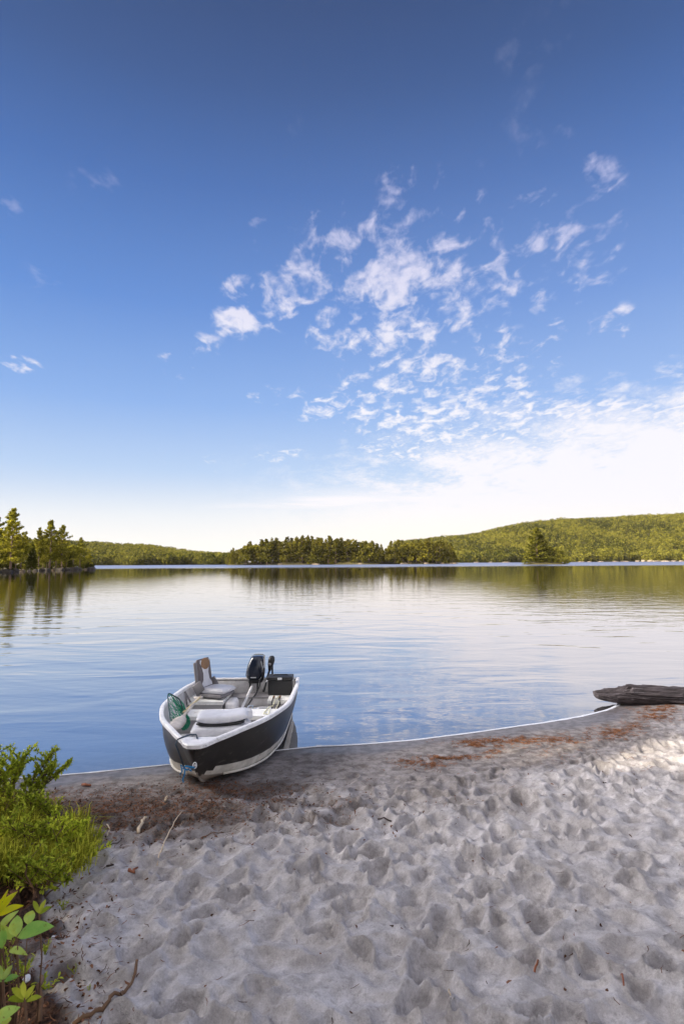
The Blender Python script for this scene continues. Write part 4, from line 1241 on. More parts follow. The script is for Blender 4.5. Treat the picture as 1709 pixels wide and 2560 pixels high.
for k in range(3):
    a = k * 2.094; m.box((-.01 + .06 * math.cos(a), .335, -.74 + .06 * math.sin(a)), (.09, .012, .05), ry=-a, rx=.4)
m.build('propeller', MATS['aluminium'], om)
m = MB(); m.tube([(.085, -.02, .02), (.085, -.10, -.06), (.05, -.22, -.14), (-.01, -.42, -.22), (-.035, -.70, -.255), (-.03, -.95, -.265), (.03, -1.15, -.275), (.09, -1.22, -.28)], .0085, 8); m.build('fuel_hose', MATS['rubber_black'], om)

# electric trolling motor
tmo = thing('trolling_motor', B(.315, 3.30, .52), BTH); tag(tmo, 'slim black electric trolling motor beside the black box on the transom', 'trolling motor')
m = MB(); loft(m, [(-.02, -.03, .12, .035, .05), (-.014, -.02, .17, .06, .08), (-.004, -.01, .22, .088, .12), (.004, 0, .27, .098, .14), (.006, 0, .315, .086, .12), (.008, 0, .335, .05, .07)], p=2.6); hd = m.build('motor_head', MATS['rubber_black'], tmo)
m = MB(); m.lathe((-.012, -.072, .225), [(.022, 0), (.022, .008), (.012, .012)], 14, axis=(0, -1, .2)); m.build('dial', MATS['seat_shell'], hd)
m = MB(); m.tube([(-.02, -.05, .13), (-.045, -.20, .02), (-.06, -.40, -.09)], [.016, .017, .019], 8); m.build('tiller_arm', MATS['rubber_black'], tmo)
m = MB(); m.tube([(.012, .03, .22), (.012, .06, .05), (.012, .07, -.9)], .014, 8); m.tube([(.012, -.05, -.9), (.012, .2, -.9)], .04, 10); m.build('shaft', MATS['rubber_black'], tmo)
m = MB(); m.box((.012, .02, .0), (.07, .10, .06), bevel=.01); m.box((.012, -.05, -.03), (.05, .02, .09), bevel=.006); m.build('clamp', MATS['rubber_black'], tmo)

# black tackle box
tb = thing('tackle_box', B(.50, 2.86, .406), BTH); tag(tb, 'square black box with lid and latch standing on the stern bench', 'box')
m = MB(); m.box((0, 0, .10), (.33, .24, .198), bevel=.012, taper=1.03); m.build('box_body', MATS['box_black'], tb)
m = MB(); m.box((0, 0, .225), (.355, .262, .046), bevel=.014); ld = m.build('lid', MATS['box_black'], tb)
m = MB(); m.box((0, -.134, .228), (.06, .012, .030), bevel=.004); m.build('latch', MATS['label_white'], ld)
m = MB()
m.tube([(.178, -.07, .19), (.200, -.05, .215), (.200, .05, .215), (.178, .07, .19)], .007, 6); m.build('side_handle', MATS['label_white'], tb)
m = MB(); m.tube([(-.178, -.07, .19), (-.196, -.05, .17), (-.196, .05, .17), (-.178, .07, .19)], .007, 6); m.build('side_handle', MATS['label_white'], tb)
m = MB(); m.tube([(-.10, 0, .25), (-.085, 0, .262), (.085, 0, .262), (.10, 0, .25)], .008, 6); m.build('top_handle', MATS['box_black'], ld)

# jug, crate, rope and line in the stern well
jg = thing('bailer_jug', B(.235, 2.36, .265), math.radians(20)); tag(jg, 'pale blue plastic jug lying on its side behind the middle bench', 'jug')
m = MB(); m.lathe((0, 0, 0), [(.03, -.13), (.062, -.125), (.066, -.10), (.066, .05), (.05, .09), (.022, .12), (.020, .145)], 18, axis=(1, -.15, .25)); m.build('jug_body', MATS['jug_plastic'], jg)
m = MB(); m.tube([(-.06, 0, .05), (-.05, 0, .105), (-.11, 0, .10), (-.12, 0, .04)], .010, 8); m.build('handle', MATS['jug_plastic'], jg)
cr = thing('crate', B(.36, 2.13, .203), .08); tag(cr, 'small open white plastic crate between the middle bench and the jug', 'crate')
m = MB()
for x, y, sx, sy in ((0, -.06, .17, .012), (0, .06, .17, .012), (-.079, 0, .012, .11), (.079, 0, .012, .11)):
    m.box((x, y, .085), (sx, sy, .168)); m.box((x, y, .176), (sx + .012, sy + .010, .014))
m.box((0, 0, .008), (.15, .11, .012)); m.build('crate_wall', MATS['crate_white'], cr)


def rope(name, pts, r, mat, label, cat='rope', group=None):
    m = MB(); m.tube([tuple(p) for p in pts], r, 6); return tag(m.build(name, MATS[mat]), label, cat, group)


rope('anchor_line', [B(.50, 2.66, .412), B(.47, 2.44, .418), B(.45, 2.35, .36), B(.43, 2.15, .40), B(.42, 2.0, .412), B(.40, 1.78, .413), B(.47, 1.72, .413), B(.45, 1.95, .413), B(.49, 2.2, .33), B(.53, 2.4, .41)], .006, 'rope_pale', 'pale yellow cord trailing over the right end of the middle bench')
ck = thing('clamp_cable', B(.47, 2.50, .405), 0); tag(ck, 'dark battery cables with clips hanging over the stern bench edge', 'cable')
m = MB()
for dx in (-.035, .05): m.tube([(dx, .12, .01), (dx, -.02, .018), (dx * 1.3, -.07, -.03), (dx * .7 - .01, -.10, -.14), (dx - .03, -.16, -.19)], .009, 6)
m.build('cable', MATS['rubber_black'], ck)
for dx in (-.035, .05):
    m = MB(); m.box((dx, .07, .018), (.022, .09, .022), bevel=.005); m.build('clip', MATS['seat_brown'], ck)

# landing net
PXN = [((421, 1735), 6.78), ((434, 1739), 6.78), ((449, 1749), 6.76), ((455, 1767), 6.72), ((461, 1780), 6.66), ((452, 1794), 6.45), ((436, 1806), 6.24), ((427, 1800), 6.25), ((424, 1782), 6.42), ((421, 1758), 6.60)]
hoop = [Vector(at_y(*p, y)) for p, y in PXN]


def closed(pts, n):
    out = []; N = len(pts)
    for i in range(N):
        p0, p1, p2, p3 = pts[i - 1], pts[i], pts[(i + 1) % N], pts[(i + 2) % N]
        for k in range(n):
            t = k / n; out.append(.5 * ((2 * p1) + (p2 - p0) * t + (2 * p0 - 5 * p1 + 4 * p2 - p3) * t * t + (3 * p1 - p0 - 3 * p2 + p3) * t ** 3))
    return out


hc = closed(hoop, 4); o0 = sum(hoop, Vector()) / len(hoop)
ln = thing('landing_net', o0); tag(ln, 'green landing net propped against the left gunwale with a wooden handle', 'net')
m = MB(); m.tube([tuple(p - o0) for p in hc + hc[:2]], .0075, 6, cap=False); m.build('hoop', MATS['hoop_dark'], ln)
bag = Vector(at_y(438, 1802, 6.45)) - o0 + Vector((.06, .05, -.08))
m = MB(); K = 9; lay = []
rn = random.Random(4)
for k in range(K + 1):
    t = k / K; row = []
    for i, p in enumerate(hc):
        q = (p - o0).lerp(bag, t ** 1.25) + Vector((.055, .03, 0)) * math.sin(PI * t) * 1.2 + Vector((0, 0, -.07)) * math.sin(PI * t)
        row.append(q + Vector((rn.uniform(-1, 1), rn.uniform(-1, 1), rn.uniform(-1, 1))) * .010 * (0 < k))
    lay.append(row)
N = len(hc)
for k in range(K):
    for i in range(0, N):
        if (i + k) % 2: continue
        m.tube([tuple(lay[k][i]), tuple(lay[k + 1][(i + 1) % N])], .0034, 3, cap=False); m.tube([tuple(lay[k][i]), tuple(lay[k + 1][i - 1])], .0034, 3, cap=False)
for k in range(1, K):
    for i in range(N):
        if rn.random() < .6: m.tube([tuple(lay[k][i]), tuple(lay[min(K, k + 2)][(i + rn.choice((2, 3, -2, -3))) % N])], .0034, 3, cap=False)
m.build('netting', MATS['net_green'], ln)
m = MB(); m.tube([tuple(Vector(at_y(459, 1781, 6.64)) - o0), tuple(Vector(at_y(502, 1742, 7.45)) - o0)], [.012, .015], 8); m.build('handle', MATS['wood_yellow'], ln)

# paddle
pa, pb, pc = Vector(at_y(433, 1821, 6.02)), Vector(at_y(460, 1789, 6.52)), Vector(at_y(496, 1745, 7.40))
pd = thing('paddle', tuple(pa)); tag(pd, 'weathered wooden paddle lying along the left side with its blade by the bow', 'paddle')
ax = (pb - pa); La = ax.length; ax.normalize(); sd_ = ax.cross(Vector((.25, -.55, .8))).normalized(); nn = sd_.cross(ax)
V = []; F = []; prof = [(0, .045), (.06, .064), (.2, .075), (.5, .076), (.75, .058), (.92, .030), (1.05, .016)]
for t, w_ in prof:
    for q, hh in ((-1, 0), (-.5, .009), (0, .014), (.5, .009), (1, 0), (.5, -.007), (0, -.009), (-.5, -.007)): V.append(tuple(ax * La * t + sd_ * w_ * q + nn * hh))
for i in range(len(prof) - 1):
    for k in range(8): F.append((i * 8 + k, i * 8 + (k + 1) % 8, i * 8 + 8 + (k + 1) % 8, i * 8 + 8 + k))
F.append(tuple(range(8))[::-1]); F.append(tuple(range(48, 56)))
m = MB(); m.add(V, F, 0, True); m.build('blade', MATS['paddle_wood'], pd)
m = MB(); m.tube([tuple(pb - pa), tuple(pc - pa)], [.017, .015], 8); m.build('paddle_shaft', MATS['paddle_wood'], pd)
m = MB(); c_ = pc - pa; m.tube([tuple(c_ - Vector((.055, .0, 0))), tuple(c_ + Vector((.055, 0, .01)))], .014, 8); m.build('grip', MATS['paddle_wood'], pd)

# mooring ropes
rope('mooring_rope', [B(-.02, .20, .592), B(-.05, .27, .605), B(-.10, .24, .612), B(-.15, .17, .612), B(-.185, .12, .606), B(-.20, .10, .57), B(-.165, .14, .45), B(-.12, .14, .33)], .0075, 'rope_dark', 'dark rope looped over the bow deck and down the left side')
m = MB()
kp = [B(0, .02, .385), B(-.03, .0, .40), B(-.06, .01, .375), B(-.02, -.01, .365), B(-.03, .01, .395), B(-.075, .0, .405), B(-.10, .01, .385), B(-.055, .0, .37)]
m.tube([tuple(p) for p in kp], .0085, 6); m.tube([tuple(p) for p in (B(-.08, .0, .38), B(-.085, .0, .33), B(-.10, .0, .29), B(-.095, .01, .26))], .0065, 6); m.tube([tuple(p) for p in (B(-.09, .0, .395), B(-.12, .0, .42), B(-.105, .0, .36), B(-.125, .0, .33))], .006, 6)
tag(m.build('blue_rope', MATS['rope_blue']), 'bright blue knotted rope end hanging from the bow eye', 'rope')

# ================================================================== driftwood log
def bark_log():
    A = np.array(at_y(1484, 1731, 9.45)); A[2] = .20
    P0 = at_y(1484, 1731, 9.2); P1 = np.array([4.75, 9.1, .150]); P2 = np.array([6.2, 8.85, .125]); P3 = np.array([9.2, 8.4, .13])
    n, nr = 150, 56; V = []; F = []
    for i in range(n):
        t = i / (n - 1); L = t * 5.2
        if t < .2: c = P0 + (P1 - P0) * t / .2
        elif t < .5: c = P1 + (P2 - P1) * (t - .2) / .3
        else: c = P2 + (P3 - P2) * (t - .5) / .5
        R = .195 * (1 - .42 * math.exp(-L / .16) - .12 * math.exp(-L / .6))
        if i == 0: R *= .6
        for k in range(nr):
            a = 2 * PI * k / nr
            g = fbm(np.array([k * .55 + .02 * i]), np.array([i * .045]), 3, 5)[0] - .5
            g2 = -abs(vnoise(np.array([k * .9]), np.array([i * .07 + k * .05]), 9)[0] - .5) ** .6
            r = R * (1 + .22 * g + .24 * g2)
            # split, stepped end: the top has broken away
            cut = .05 + .60 * max(0, math.sin(a)) + .40 * vnoise(np.array([k * .7]), np.array([3.0]), 3)[0]
            if L < cut and math.sin(a) > .05: r *= .36 + .5 * (L / cut) ** 1.6
            V.append((c[0] + .12 * math.cos(a) * r * 0, c[1] - r * math.cos(a) * 1.05, c[2] + r * math.sin(a) * .86))
    for i in range(n - 1):
        for k in range(nr): F.append((i * nr + k, i * nr + (k + 1) % nr, (i + 1) * nr + (k + 1) % nr, (i + 1) * nr + k))
    F.append(tuple(range(nr))[::-1]); F.append(tuple((n - 1) * nr + k for k in range(nr)))
    m = MB(); m.add(V, F, 0, False)
    tag(m.build('driftwood_log', MATS['old_wood']), 'big dark weathered log lying on the point with its split end over the water', 'log')


principled('old_wood', (0.075, 0.060, 0.062), 0.75, var=0.85, vscale=7, stretch=(0.35, 6, 6), col2=(0.018, 0.013, 0.013), bump=0.03, bscale=14, wear=((0.30, 0.27, 0.28), .7, 6, (.35, 6, 6)))
bark_log()

# ================================================================== beach litter
principled('stick_pale', (0.62, 0.50, 0.36), 0.8, var=0.4, vscale=20)
principled('stick_brown', (0.16, 0.09, 0.05), 0.85, var=0.5, vscale=20)
principled('stick_dark', (0.05, 0.032, 0.028), 0.85, var=0.5, vscale=20)
principled('bark_red', (0.28, 0.10, 0.05), 0.85, var=0.5, vscale=20)
principled('stone_white', (0.75, 0.76, 0.82), 0.5, var=0.2)


def gpt(x, y, up=0.0):
    z = .15
    for _ in range(6):
        p = at_z(x, y, z); z = ground_z(p[0], p[1])
    return Vector((p[0], p[1], z + up))


def stick(pts, r, mat, label, up=.0, name='stick', group='sticks on the sand'):
    P = [gpt(x, y, r * 1.3 + up * (0 < i)) for i, (x, y) in enumerate(pts)]
    Q = []
    for i in range(len(P) - 1):
        for k in range(4):
            c_ = P[i].lerp(P[i + 1], k / 4); c_.z = max(c_.z, ground_z(c_.x, c_.y) + r * 1.1); Q.append(c_ + Vector((random.uniform(-1, 1), random.uniform(-1, 1), random.uniform(-.3, .6))) * r * .8)
    Q.append(P[-1]); n = len(Q)
    m = MB(); m.tube([tuple(q) for q in Q], [r * (1 - .45 * i / n) * random.uniform(.85, 1.15) for i in range(n)], 7)
    tag(m.build(name, MATS[mat]), label, 'stick', group)


stick([(392, 2163), (412, 2112), (436, 2075), (454, 2050)], .0055, 'stick_pale', 'long thin pale reed stick on the sand before the boat', up=.02)
stick([(346, 2088), (357, 2066), (368, 2048)], .013, 'stick_pale', 'short thick pale wood splinter beside the reed stick', name='wood_splinter')
stick([(186, 2566), (215, 2548), (255, 2532), (285, 2515), (305, 2490), (330, 2455), (356, 2430)], .011, 'stick_brown', 'crooked brown branch in the bottom left corner of the beach')
stick([(200, 2146), (235, 2136), (270, 2118), (315, 2106)], .006, 'stick_dark', 'dark curved twig poking out of the grass onto the sand')
stick([(124, 2288), (145, 2298), (162, 2314)], .005, 'stick_dark', 'short dark twig right of the broad leaves')
stick([(267, 2062), (275, 2076), (268, 2092)], .005, 'stick_pale', 'small crooked pale twig above the dark curved one')
stick([(612, 2000), (619, 1988), (627, 1976)], .006, 'stick_brown', 'small upright brown twig on the sand right of the bow')
stick([(318, 2183), (335, 2186), (345, 2190)], .010, 'bark_red', 'small dark red bark piece left of the reed stick', name='bark_chip', group='bark chips on the sand')
stick([(208, 1966), (227, 1968)], .014, 'bark_red', 'rust coloured bark chip near the water left of the boat', name='bark_chip', group='bark chips on the sand')
stick([(268, 2170), (284, 2166)], .008, 'stick_dark', 'tiny dark chip below the curved twig', name='bark_chip', group='bark chips on the sand')
stick([(414, 2004), (418, 1994)], .010, 'stick_pale', 'tiny pale chip on the litter left of the bow', name='wood_splinter')
stick([(1330, 2399), (1344, 2404)], .006, 'bark_red', 'reddish chip alone on the lower right sand', name='bark_chip', group='bark chips on the sand')
stick([(1550, 2440), (1558, 2462)], .005, 'bark_red', 'small red chip nearest the bottom right corner', name='bark_chip', group='bark chips on the sand')
stick([(95, 2562), (98, 2520), (102, 2470)], .012, 'stick_brown', 'upright reddish brown dead stem at the bottom left', up=.1)
stick([(945, 2050), (978, 2054)], .007, 'stick_dark', 'thin dark twig on the sand right of centre')
stick([(505, 2080), (560, 2082)], .004, 'stick_brown', 'thin flat twig lying level below the bow')
stick([(1122, 2480), (1126, 2530)], .0045, 'stick_pale', 'thin pale straw standing at the bottom of the beach', up=.02)
for k, (x, y, r, lab) in enumerate(((68, 2455, .022, 'largest white pebble among the low plants at the left'), (17, 2436, .014, 'small white pebble nearest the left edge'), (136, 2347, .014, 'white pebble below the tip of the broad leaf'))):
    p = gpt(x, y, r * .5); blob_rock('pebble', tuple(p), (r, r * .8, r * .5), 'stone_white', 90 + k, lab, 'white pebbles at the left')

foliage('needles', (0.10, 0.045, 0.025), (0.40, 0.18, 0.09), 30, 0.1, 0.0)
foliage('litter', (0.035, 0.018, 0.012), (0.26, 0.13, 0.08), 30, 0.05, 0.0)


def strands(P, rg, ln_, wd, zt=.25):
    n = len(P); a = rg.uniform(0, 2 * PI, n); l = (ln_ * rg.uniform(.5, 1.3, n))[:, None]
    d = np.stack([np.cos(a), np.sin(a), rg.normal(0, zt, n) * .4], 1); s_ = np.stack([-np.sin(a), np.cos(a), rg.uniform(-.5, .5, n)], 1) * wd
    bend = np.stack([-np.sin(a), np.cos(a), np.abs(rg.normal(0, .3, n))], 1) * l * .12
    V = np.stack([P - d * l / 2 - s_, P - d * l / 2 + s_, P + bend + s_, P + bend - s_, P + d * l / 2 + s_ * .3, P + d * l / 2 - s_ * .3], 1).reshape(-1, 3)
    b_ = np.arange(n)[:, None] * 6
    return V, np.concatenate([b_ + np.array([0, 1, 2, 3]), b_ + np.array([3, 2, 4, 5])])


def gz(x, y):
    i = np.clip(np.searchsorted(GX, x), 0, len(GX) - 1); j = np.clip(np.searchsorted(GY, y), 0, len(GY) - 1)
    return GH[j, i]


def needles():
    rg = np.random.default_rng(31); P = []
    for (x, y, rx, ry, n) in ((1180, 1862, 14, 4, 300), (1220, 1855, 70, 3.5, 650), (1200, 1866, 45, 2, 200), (1290, 1851, 60, 4, 600), (1370, 1848, 60, 4, 420), (1420, 1855, 40, 3, 150), (1530, 1832, 42, 8, 1000), (1575, 1815, 25, 5, 250),
                             (1645, 1772, 38, 9, 900), (1625, 1788, 26, 7, 450), (1655, 1785, 30, 12, 400), (1068, 1911, 34, 6, 420), (1120, 1896, 50, 2.5, 380), (1150, 1893, 60, 2.5, 250), (1232, 1880, 20, 3, 120), (1015, 1905, 20, 3, 90), (1370, 1866, 60, 14, 150), (1500, 1900, 180, 20, 120),
                             (330, 2010, 120, 14, 200), (560, 1975, 90, 12, 300), (460, 2020, 120, 14, 130), (520, 1960, 50, 10, 200), (200, 2040, 70, 22, 250), (300, 1985, 90, 6, 100)):
        cx_ = rg.normal(0, .85, 3 * n) * rx + x; cy_ = rg.normal(0, 1.1, 3 * n) * ry + y
        kk = fbm(cx_ * .11 + 300, cy_ * .6, 3, 77) + rg.uniform(-.10, .10, 3 * n) > .57; cx_, cy_ = cx_[kk][:int(n * .7)], cy_[kk][:int(n * .7)]; n = len(cx_)
        r = _F[None] + _R[None] * ((cx_ - CX) / FPX)[:, None] - _U[None] * ((cy_ - CY) / FPX)[:, None]
        z0 = np.full(n, .12)
        for _ in range(4):
            t = (z0 - EYE) / r[:, 2]; q = r * t[:, None]; z0 = gz(q[:, 0], q[:, 1])
        P.append(np.stack([q[:, 0], q[:, 1], z0 + rg.uniform(.002, .012, n)], 1))
    P = np.concatenate(P); V, F = strands(P, rg, .075, .0020)
    tag(link('pine_needles', raw_mesh('pine_needles', V, F, MATS['needles'])), 'drifts of rusty pine needles washed along the beach', 'pine needles', kind='stuff')
    # leaf litter over the bank and thinning onto the sand
    n = 26000; x = rg.uniform(-4.2, -.9, n); y = rg.uniform(1.95, 5.9, n)
    e = -x - 1.22 - .55 * (y - 2.6) + rg.normal(0, .2, n)
    k = (e > -.12) & (shore_dist(x, y) > .5); x, y = x[k], y[k]
    # some of it blown over the damp sand before the boat
    x2 = rg.normal(-1.7, .9, 5000); y2 = rg.normal(5.15, .38, 5000); k = (shore_dist(x2, y2) > .45) & (y2 > 4.2)
    x = np.concatenate([x, x2[k]]); y = np.concatenate([y, y2[k]])
    x3 = rg.uniform(-3, 5, 900); y3 = rg.uniform(2.2, 8, 900); k = shore_dist(x3, y3) > .7; x = np.concatenate([x, x3[k]]); y = np.concatenate([y, y3[k]])
    P = np.stack([x, y, gz(x, y) + rg.uniform(.002, .02, len(x))], 1)
    h = len(P) // 2; idx = rg.permutation(len(P)); P = P[idx]
    V1, F1 = strands(P[:h], rg, .05, .0018, .5); V2, F2 = strands(P[h:], rg, .022, .0055, .8)
    tag(link('leaf_litter', raw_mesh('leaf_litter', np.concatenate([V1, V2]), np.concatenate([F1, F2 + len(V1)]), MATS['litter'])), 'brown leaf and bark litter over the bank on the left', 'leaf litter', kind='stuff')


needles()

# ================================================================== plants on the left bank
foliage('grass_blades', (0.10, 0.12, 0.015), (0.74, 0.72, 0.09), 3.2, 0.5, 0.0)
foliage('shrub_leaves', (0.19, 0.26, 0.03), (0.70, 0.76, 0.09), 9, 0.45, 0.15)
foliage('broad_leaves', (0.20, 0.46, 0.10), (0.62, 0.78, 0.22), 9, 0.4, 0.25)
foliage('broad_leaves_yellow', (0.45, 0.55, 0.01), (0.80, 0.72, 0.02), 9, 0.45, 0.1)
foliage('sprout_leaves', (0.24, 0.34, 0.03), (0.62, 0.66, 0.09), 9, 0.4, 0.15)


def grass():
    rg = np.random.default_rng(51); V = []; 
    tuf = []
    for k in range(210):
        x = rg.uniform(-40, 250); y = rg.uniform(2015, 2235)
        if vnoise(np.array([x * .022]), np.array([y * .03]), 12)[0] < .44: continue
        lim = 235 - abs(y - 2150) * .9 if y > 2100 else 60 + (y - 2010) * 1.6
        if x > lim: continue
        tuf.append(gpt(x, y))
    B_ = []
    for p in tuf:
        n = int(rg.uniform(90, 230)); a = rg.uniform(0, 2 * PI, n); l = rg.uniform(.04, .17, n) * rg.uniform(.4, 1.1); s0 = rg.uniform(0, .07, n)
        lean = rg.uniform(.15, 1.1, n)
        d = np.stack([np.cos(a), np.sin(a)], 1)
        s0 = s0 * 1.6; b0 = np.stack([p.x + d[:, 0] * s0, p.y + d[:, 1] * s0, p.z + rg.uniform(0, .09, n)], 1); a2 = a + rg.normal(0, .9, n); d = np.stack([np.cos(a2), np.sin(a2)], 1)
        mid = b0 + np.stack([d[:, 0] * l * lean * .35, d[:, 1] * l * lean * .35, l * .62], 1)
        tip = b0 + np.stack([d[:, 0] * l * lean * .95, d[:, 1] * l * lean * .95, l * (1.0 - lean * .45)], 1)
        w_ = rg.uniform(.0016, .0034, n)[:, None]; sx = np.stack([-d[:, 1], d[:, 0], np.zeros(n)], 1) * w_
        B_.append(np.stack([b0 - sx, b0 + sx, mid + sx, mid - sx, tip + sx * .2, tip - sx * .2], 1))
    B_ = np.concatenate(B_); n = len(B_); b_ = np.arange(n)[:, None] * 6
    tag(link('grass', raw_mesh('grass', B_.reshape(-1, 3), np.concatenate([b_ + np.array([0, 1, 2, 3]), b_ + np.array([3, 2, 4, 5])]), MATS['grass_blades'])), 'bright yellow green fine grass on the left bank', 'grass', kind='stuff')


grass()


def leaf(m, a, b, w_, curl=.12, mat=0, up=Vector((0, 0, 1)), n=7):
    a = Vector(a); b = Vector(b); ax = b - a; L = ax.length; ax.normalize()
    sd = ax.cross(up)
    if sd.length < .05: sd = Vector((1, 0, 0))
    sd.normalize(); nn = sd.cross(ax).normalized(); V = []; F = []
    for i in range(n + 1):
        t = i / n; w = w_ * (math.sin(PI * min(t ** .85, 1)) ** .8 if 0 < t < 1 else .02); c = a + ax * L * t + nn * (math.sin(PI * t) * curl * L)
        V += [tuple(c - sd * w + nn * w * .3), tuple(c - sd * w * .5 + nn * w * .08), tuple(c), tuple(c + sd * w * .5 + nn * w * .08), tuple(c + sd * w + nn * w * .3)]
    for i in range(n):
        for k in range(4): F.append((i * 5 + k, i * 5 + k + 1, i * 5 + 6 + k, i * 5 + 5 + k))
    m.add(V, F, mat, True)


def shrub(base, tips, label, seed, ld=1.0):
    rn = random.Random(seed); b0 = gpt(*base[:2]) ; o = thing('shrub', tuple(b0)); tag(o, label, 'shrub', 'leafy shrubs at the water edge')
    st = MB(); lf = MB(); Yb = b0.y
    for (x, y, dy) in tips:
        e = Vector(at_y(x, y, Yb + dy)) - b0; k_ = e * .5 + Vector((rn.uniform(-.04, .04), rn.uniform(-.04, .04), e.z * .12))
        P = [Vector((rn.uniform(-.04, .04), rn.uniform(-.03, .03), -.02)), k_ * .55, k_, e * .8 + Vector((0, 0, .01)), e]
        st.tube([tuple(p) for p in P], [.0065, .005, .004, .003, .0015], 5)
        def at(t):
            t = min(max(t, 0), .999) * 4; i = int(t); return P[i].lerp(P[i + 1], t - i)
        tw = [(at(t), at(t) + Vector((rn.uniform(-.1, .1), rn.uniform(-.1, .1), rn.uniform(.02, .12)))) for t in (.35, .5, .62, .72, .82, .9)] + [(at(.7), at(1.0))] * 2
        for (q0, q1) in tw:
            st.tube([tuple(q0), tuple(q0.lerp(q1, .5)), tuple(q1)], [.003, .002, .001], 4)
            for j in range(int(26 * ld)):
                t = rn.uniform(.25, 1.05); c = q0.lerp(q1, t); dd = (q1 - q0).normalized() * .5 + Vector((rn.gauss(0, .6), rn.gauss(0, .6), rn.gauss(.25, .5))); dd.normalize()
                leaf(lf, c, c + dd * rn.uniform(.022, .042), rn.uniform(.006, .0095), .1, n=3)
    st.build('stems', MATS['stick_brown'], o); lf.build('leaves', MATS['shrub_leaves'], o)


shrub((55, 2035), [(132, 1876, -.05), (168, 1912, -.1), (150, 1925, .0), (118, 1935, .1), (100, 1962, -.1), (140, 1905, .1), (128, 1890, 0), (160, 1922, -.1), (125, 1918, -.1)], 'airy shrub leaning right over the shoreline, tallest stem tip leafy', 3)
shrub((15, 2030), [(50, 1885, .0), (35, 1900, -.1), (58, 1900, .1), (20, 1925, -.1), (45, 1925, .1), (70, 1955, 0), (62, 1890, 0), (40, 1912, .1)], 'upright shrub with dense small leaves left of the leaning shrub', 4, 1.3)
shrub((-25, 2040), [(0, 1868, .0), (-10, 1890, .1), (8, 1905, -.1), (15, 1950, -.1), (-20, 1930, 0), (25, 1975, .1), (5, 1940, 0)], 'shrub cut by the left edge of the photo above the grass', 5)
shrub((40, 2075), [(118, 2012, -.1), (135, 2020, .1), (85, 1995, 0), (20, 1985, 0), (60, 2000, .1), (143, 2030, 0)], 'low sprawling shrub where the grass meets the damp sand', 6)


shrub((150, 2150), [(205, 2085, 0), (190, 2060, .1), (160, 2050, -.1), (225, 2120, 0), (120, 2070, .1), (238, 2140, -.1), (175, 2095, 0), (140, 2095, .1)], 'bright low bush at the right edge of the grass', 7, .7)
shrub((60, 2140), [(95, 2060, 0), (60, 2035, .1), (20, 2050, -.1), (110, 2085, 0), (40, 2070, .1), (5, 2080, 0), (80, 2100, .1)], 'feathery bush in the middle of the grass', 8, .6)
shrub((100, 2235), [(150, 2180, 0), (120, 2150, .1), (60, 2150, -.1), (175, 2200, 0), (30, 2180, .1), (90, 2170, 0), (140, 2205, .1)], 'feathery bush at the lower edge of the grass above the broad leaves', 9, .6)


def leafy_plant(base, Yd, leaves, label, mat, name='broadleaf_plant', group='broad leaved plants at the left'):
    bx_, by_ = at_y(base[0], base[1], Yd)[:2]; g = ground_z(bx_, by_); b0 = Vector((bx_, by_, g)); o = thing(name, tuple(b0)); tag(o, label, 'plant', group)
    st = MB(); lf = MB()
    for (x0, y0, x1, y1, w_, dz) in leaves:
        a = Vector(at_y(x0, y0, Yd + dz)) - b0; b = Vector(at_y(x1, y1, Yd + dz + (.04 if y1 < y0 else -.03))) - b0
        st.tube([(0, 0, -.02), tuple(a * .5 + Vector((0, .03, .03))), tuple(a)], [.003, .0025, .002], 5)
        leaf(lf, a, b, w_ / FPX * Yd * .42, .16, up=Vector((.15, -.55, .8)))
    st.build('stems', MATS['stick_brown'], o); lf.build('leaves', MATS[mat], o)


leafy_plant((5, 2400), 2.42, [(-4, 2288, 45, 2228, 22, 0), (-2, 2290, 60, 2264, 20, -.03), (-8, 2292, -30, 2235, 26, 0), (-6, 2290, 12, 2240, 20, .03), (-5, 2298, 22, 2222, 14, .06), (-4, 2300, -50, 2290, 26, 0)], 'plant with glowing yellow leaves at the left edge', 'broad_leaves_yellow')
leafy_plant((40, 2420), 2.38, [(40, 2342, 44, 2288, 36, 0), (70, 2312, 82, 2276, 30, .03), (44, 2344, 136, 2316, 40, -.03), (6, 2372, 2, 2312, 30, 0), (20, 2350, 38, 2330, 26, .03), (24, 2376, 70, 2388, 20, 0), (-4, 2330, 48, 2276, 22, .05), (8, 2370, -30, 2340, 26, 0), (30, 2350, -4, 2318, 24, .02)], 'plant with large pale green oval leaves just right of the yellow one', 'broad_leaves')
leafy_plant((100, 2350), 2.6, [(98, 2284, 84, 2252, 12, 0), (99, 2284, 116, 2248, 12, 0), (100, 2286, 130, 2266, 13, 0), (98, 2286, 108, 2262, 10, .02)], 'small three leaved sprout standing above the oval leaves', 'sprout_leaves')
leafy_plant((60, 2530), 2.3, [(62, 2500, 30, 2470, 16, 0), (64, 2500, 88, 2462, 16, .02), (60, 2505, 20, 2500, 16, 0), (66, 2505, 105, 2492, 14, .02), (62, 2495, 58, 2452, 14, 0)], 'low green plant between the corner leaf and the pebbles', 'sprout_leaves')
leafy_plant((10, 2480), 2.3, [(8, 2450, -10, 2410, 18, 0), (10, 2450, 32, 2412, 16, .02), (10, 2455, 48, 2440, 16, 0), (6, 2455, -30, 2440, 18, 0)], 'green plant at the left edge under the oval leaves', 'broad_leaves')
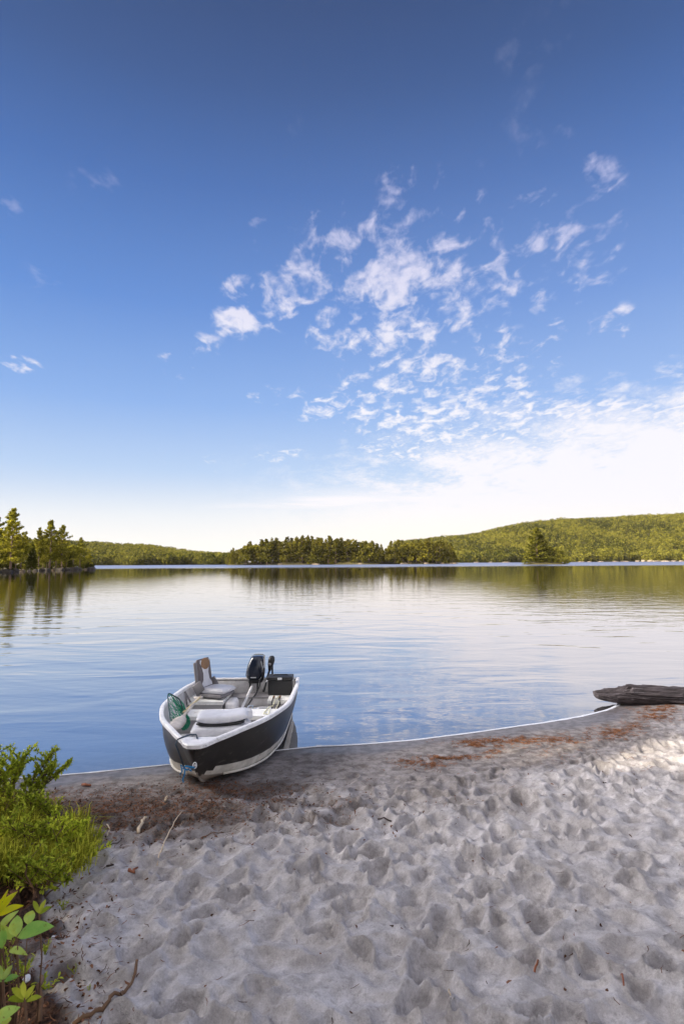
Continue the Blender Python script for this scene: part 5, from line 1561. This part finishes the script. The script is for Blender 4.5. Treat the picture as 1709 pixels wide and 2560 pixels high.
leafy_plant((0, 2600), 2.05, [(-20, 2560, 52, 2518, 34, 0), (-10, 2570, 30, 2545, 26, .03), (-30, 2550, -5, 2500, 30, 0)], 'green leaf cut off in the bottom left corner', 'broad_leaves')
for k, (x, y, h, lab) in enumerate(((100, 2470, .10, 'light green seedling beside the white pebble'), (60, 2440, .07, 'low mossy green sprig left of the seedling'), (20, 2460, .09, 'leafy green sprig by the left edge below the big leaves'), (40, 2500, .08, 'dull green sprig low in the bottom left'),
                               (190, 2405, .04, 'tiny yellow green sprout alone on the sand edge'), (160, 2275, .05, 'tiny sprout right of the three leaved plant'), (112, 2395, .05, 'pale sprout between oval leaves and sand'), (225, 2478, .025, 'faint green shoot on sand by the crooked branch'), (145, 2018, .08, 'small green sprout above the grass on the damp sand'), (245, 2112, .09, 'star shaped grassy sprout at the right tip of the grass'), (10, 2410, .08, 'green sprig under the yellow leaves'))):
    b0 = gpt(x, y); o = thing('seedling', tuple(b0)); tag(o, lab, 'plant', 'seedlings on the bank')
    st = MB(); lf = MB(); rn = random.Random(k)
    for j in range(5 if h > .045 else 2):
        e = Vector((rn.gauss(0, .45) * h, rn.gauss(0, .3) * h, h * rn.uniform(.7, 1.25))); st.tube([(0, 0, -.01), tuple(e * .5), tuple(e)], [.0022, .0018, .001], 4)
        for i in range(12):
            c = e * rn.uniform(.3, 1.0); dd = Vector((rn.gauss(0, 1), rn.gauss(0, 1), rn.gauss(.7, .5))).normalized(); leaf(lf, c, c + dd * h * rn.uniform(.2, .42), h * .055, .1, n=3)
    st.build('stems', MATS['sprout_leaves'], o); lf.build('leaves', MATS['sprout_leaves'], o)

# ================================================================== air
def haze():
    m = bpy.data.materials.new('haze'); m.use_nodes = True; t = NT(m.node_tree)
    v = t.n('VolumePrincipled'); v.inputs['Color'].default_value = (1.0, 0.92, 0.78, 1); v.inputs['Density'].default_value = 0.000028; v.inputs['Anisotropy'].default_value = 0.1
    o = t.n('OutputMaterial'); t.t.links.new(v.outputs[0], o.inputs['Volume'])
    b = MB(); b.box((0, 1500, 85), (15000, 15000, 200)); h = b.build('haze', m)
    tag(h, 'thin warm air over the lake that pales the far hills', 'haze', kind='stuff')


haze()
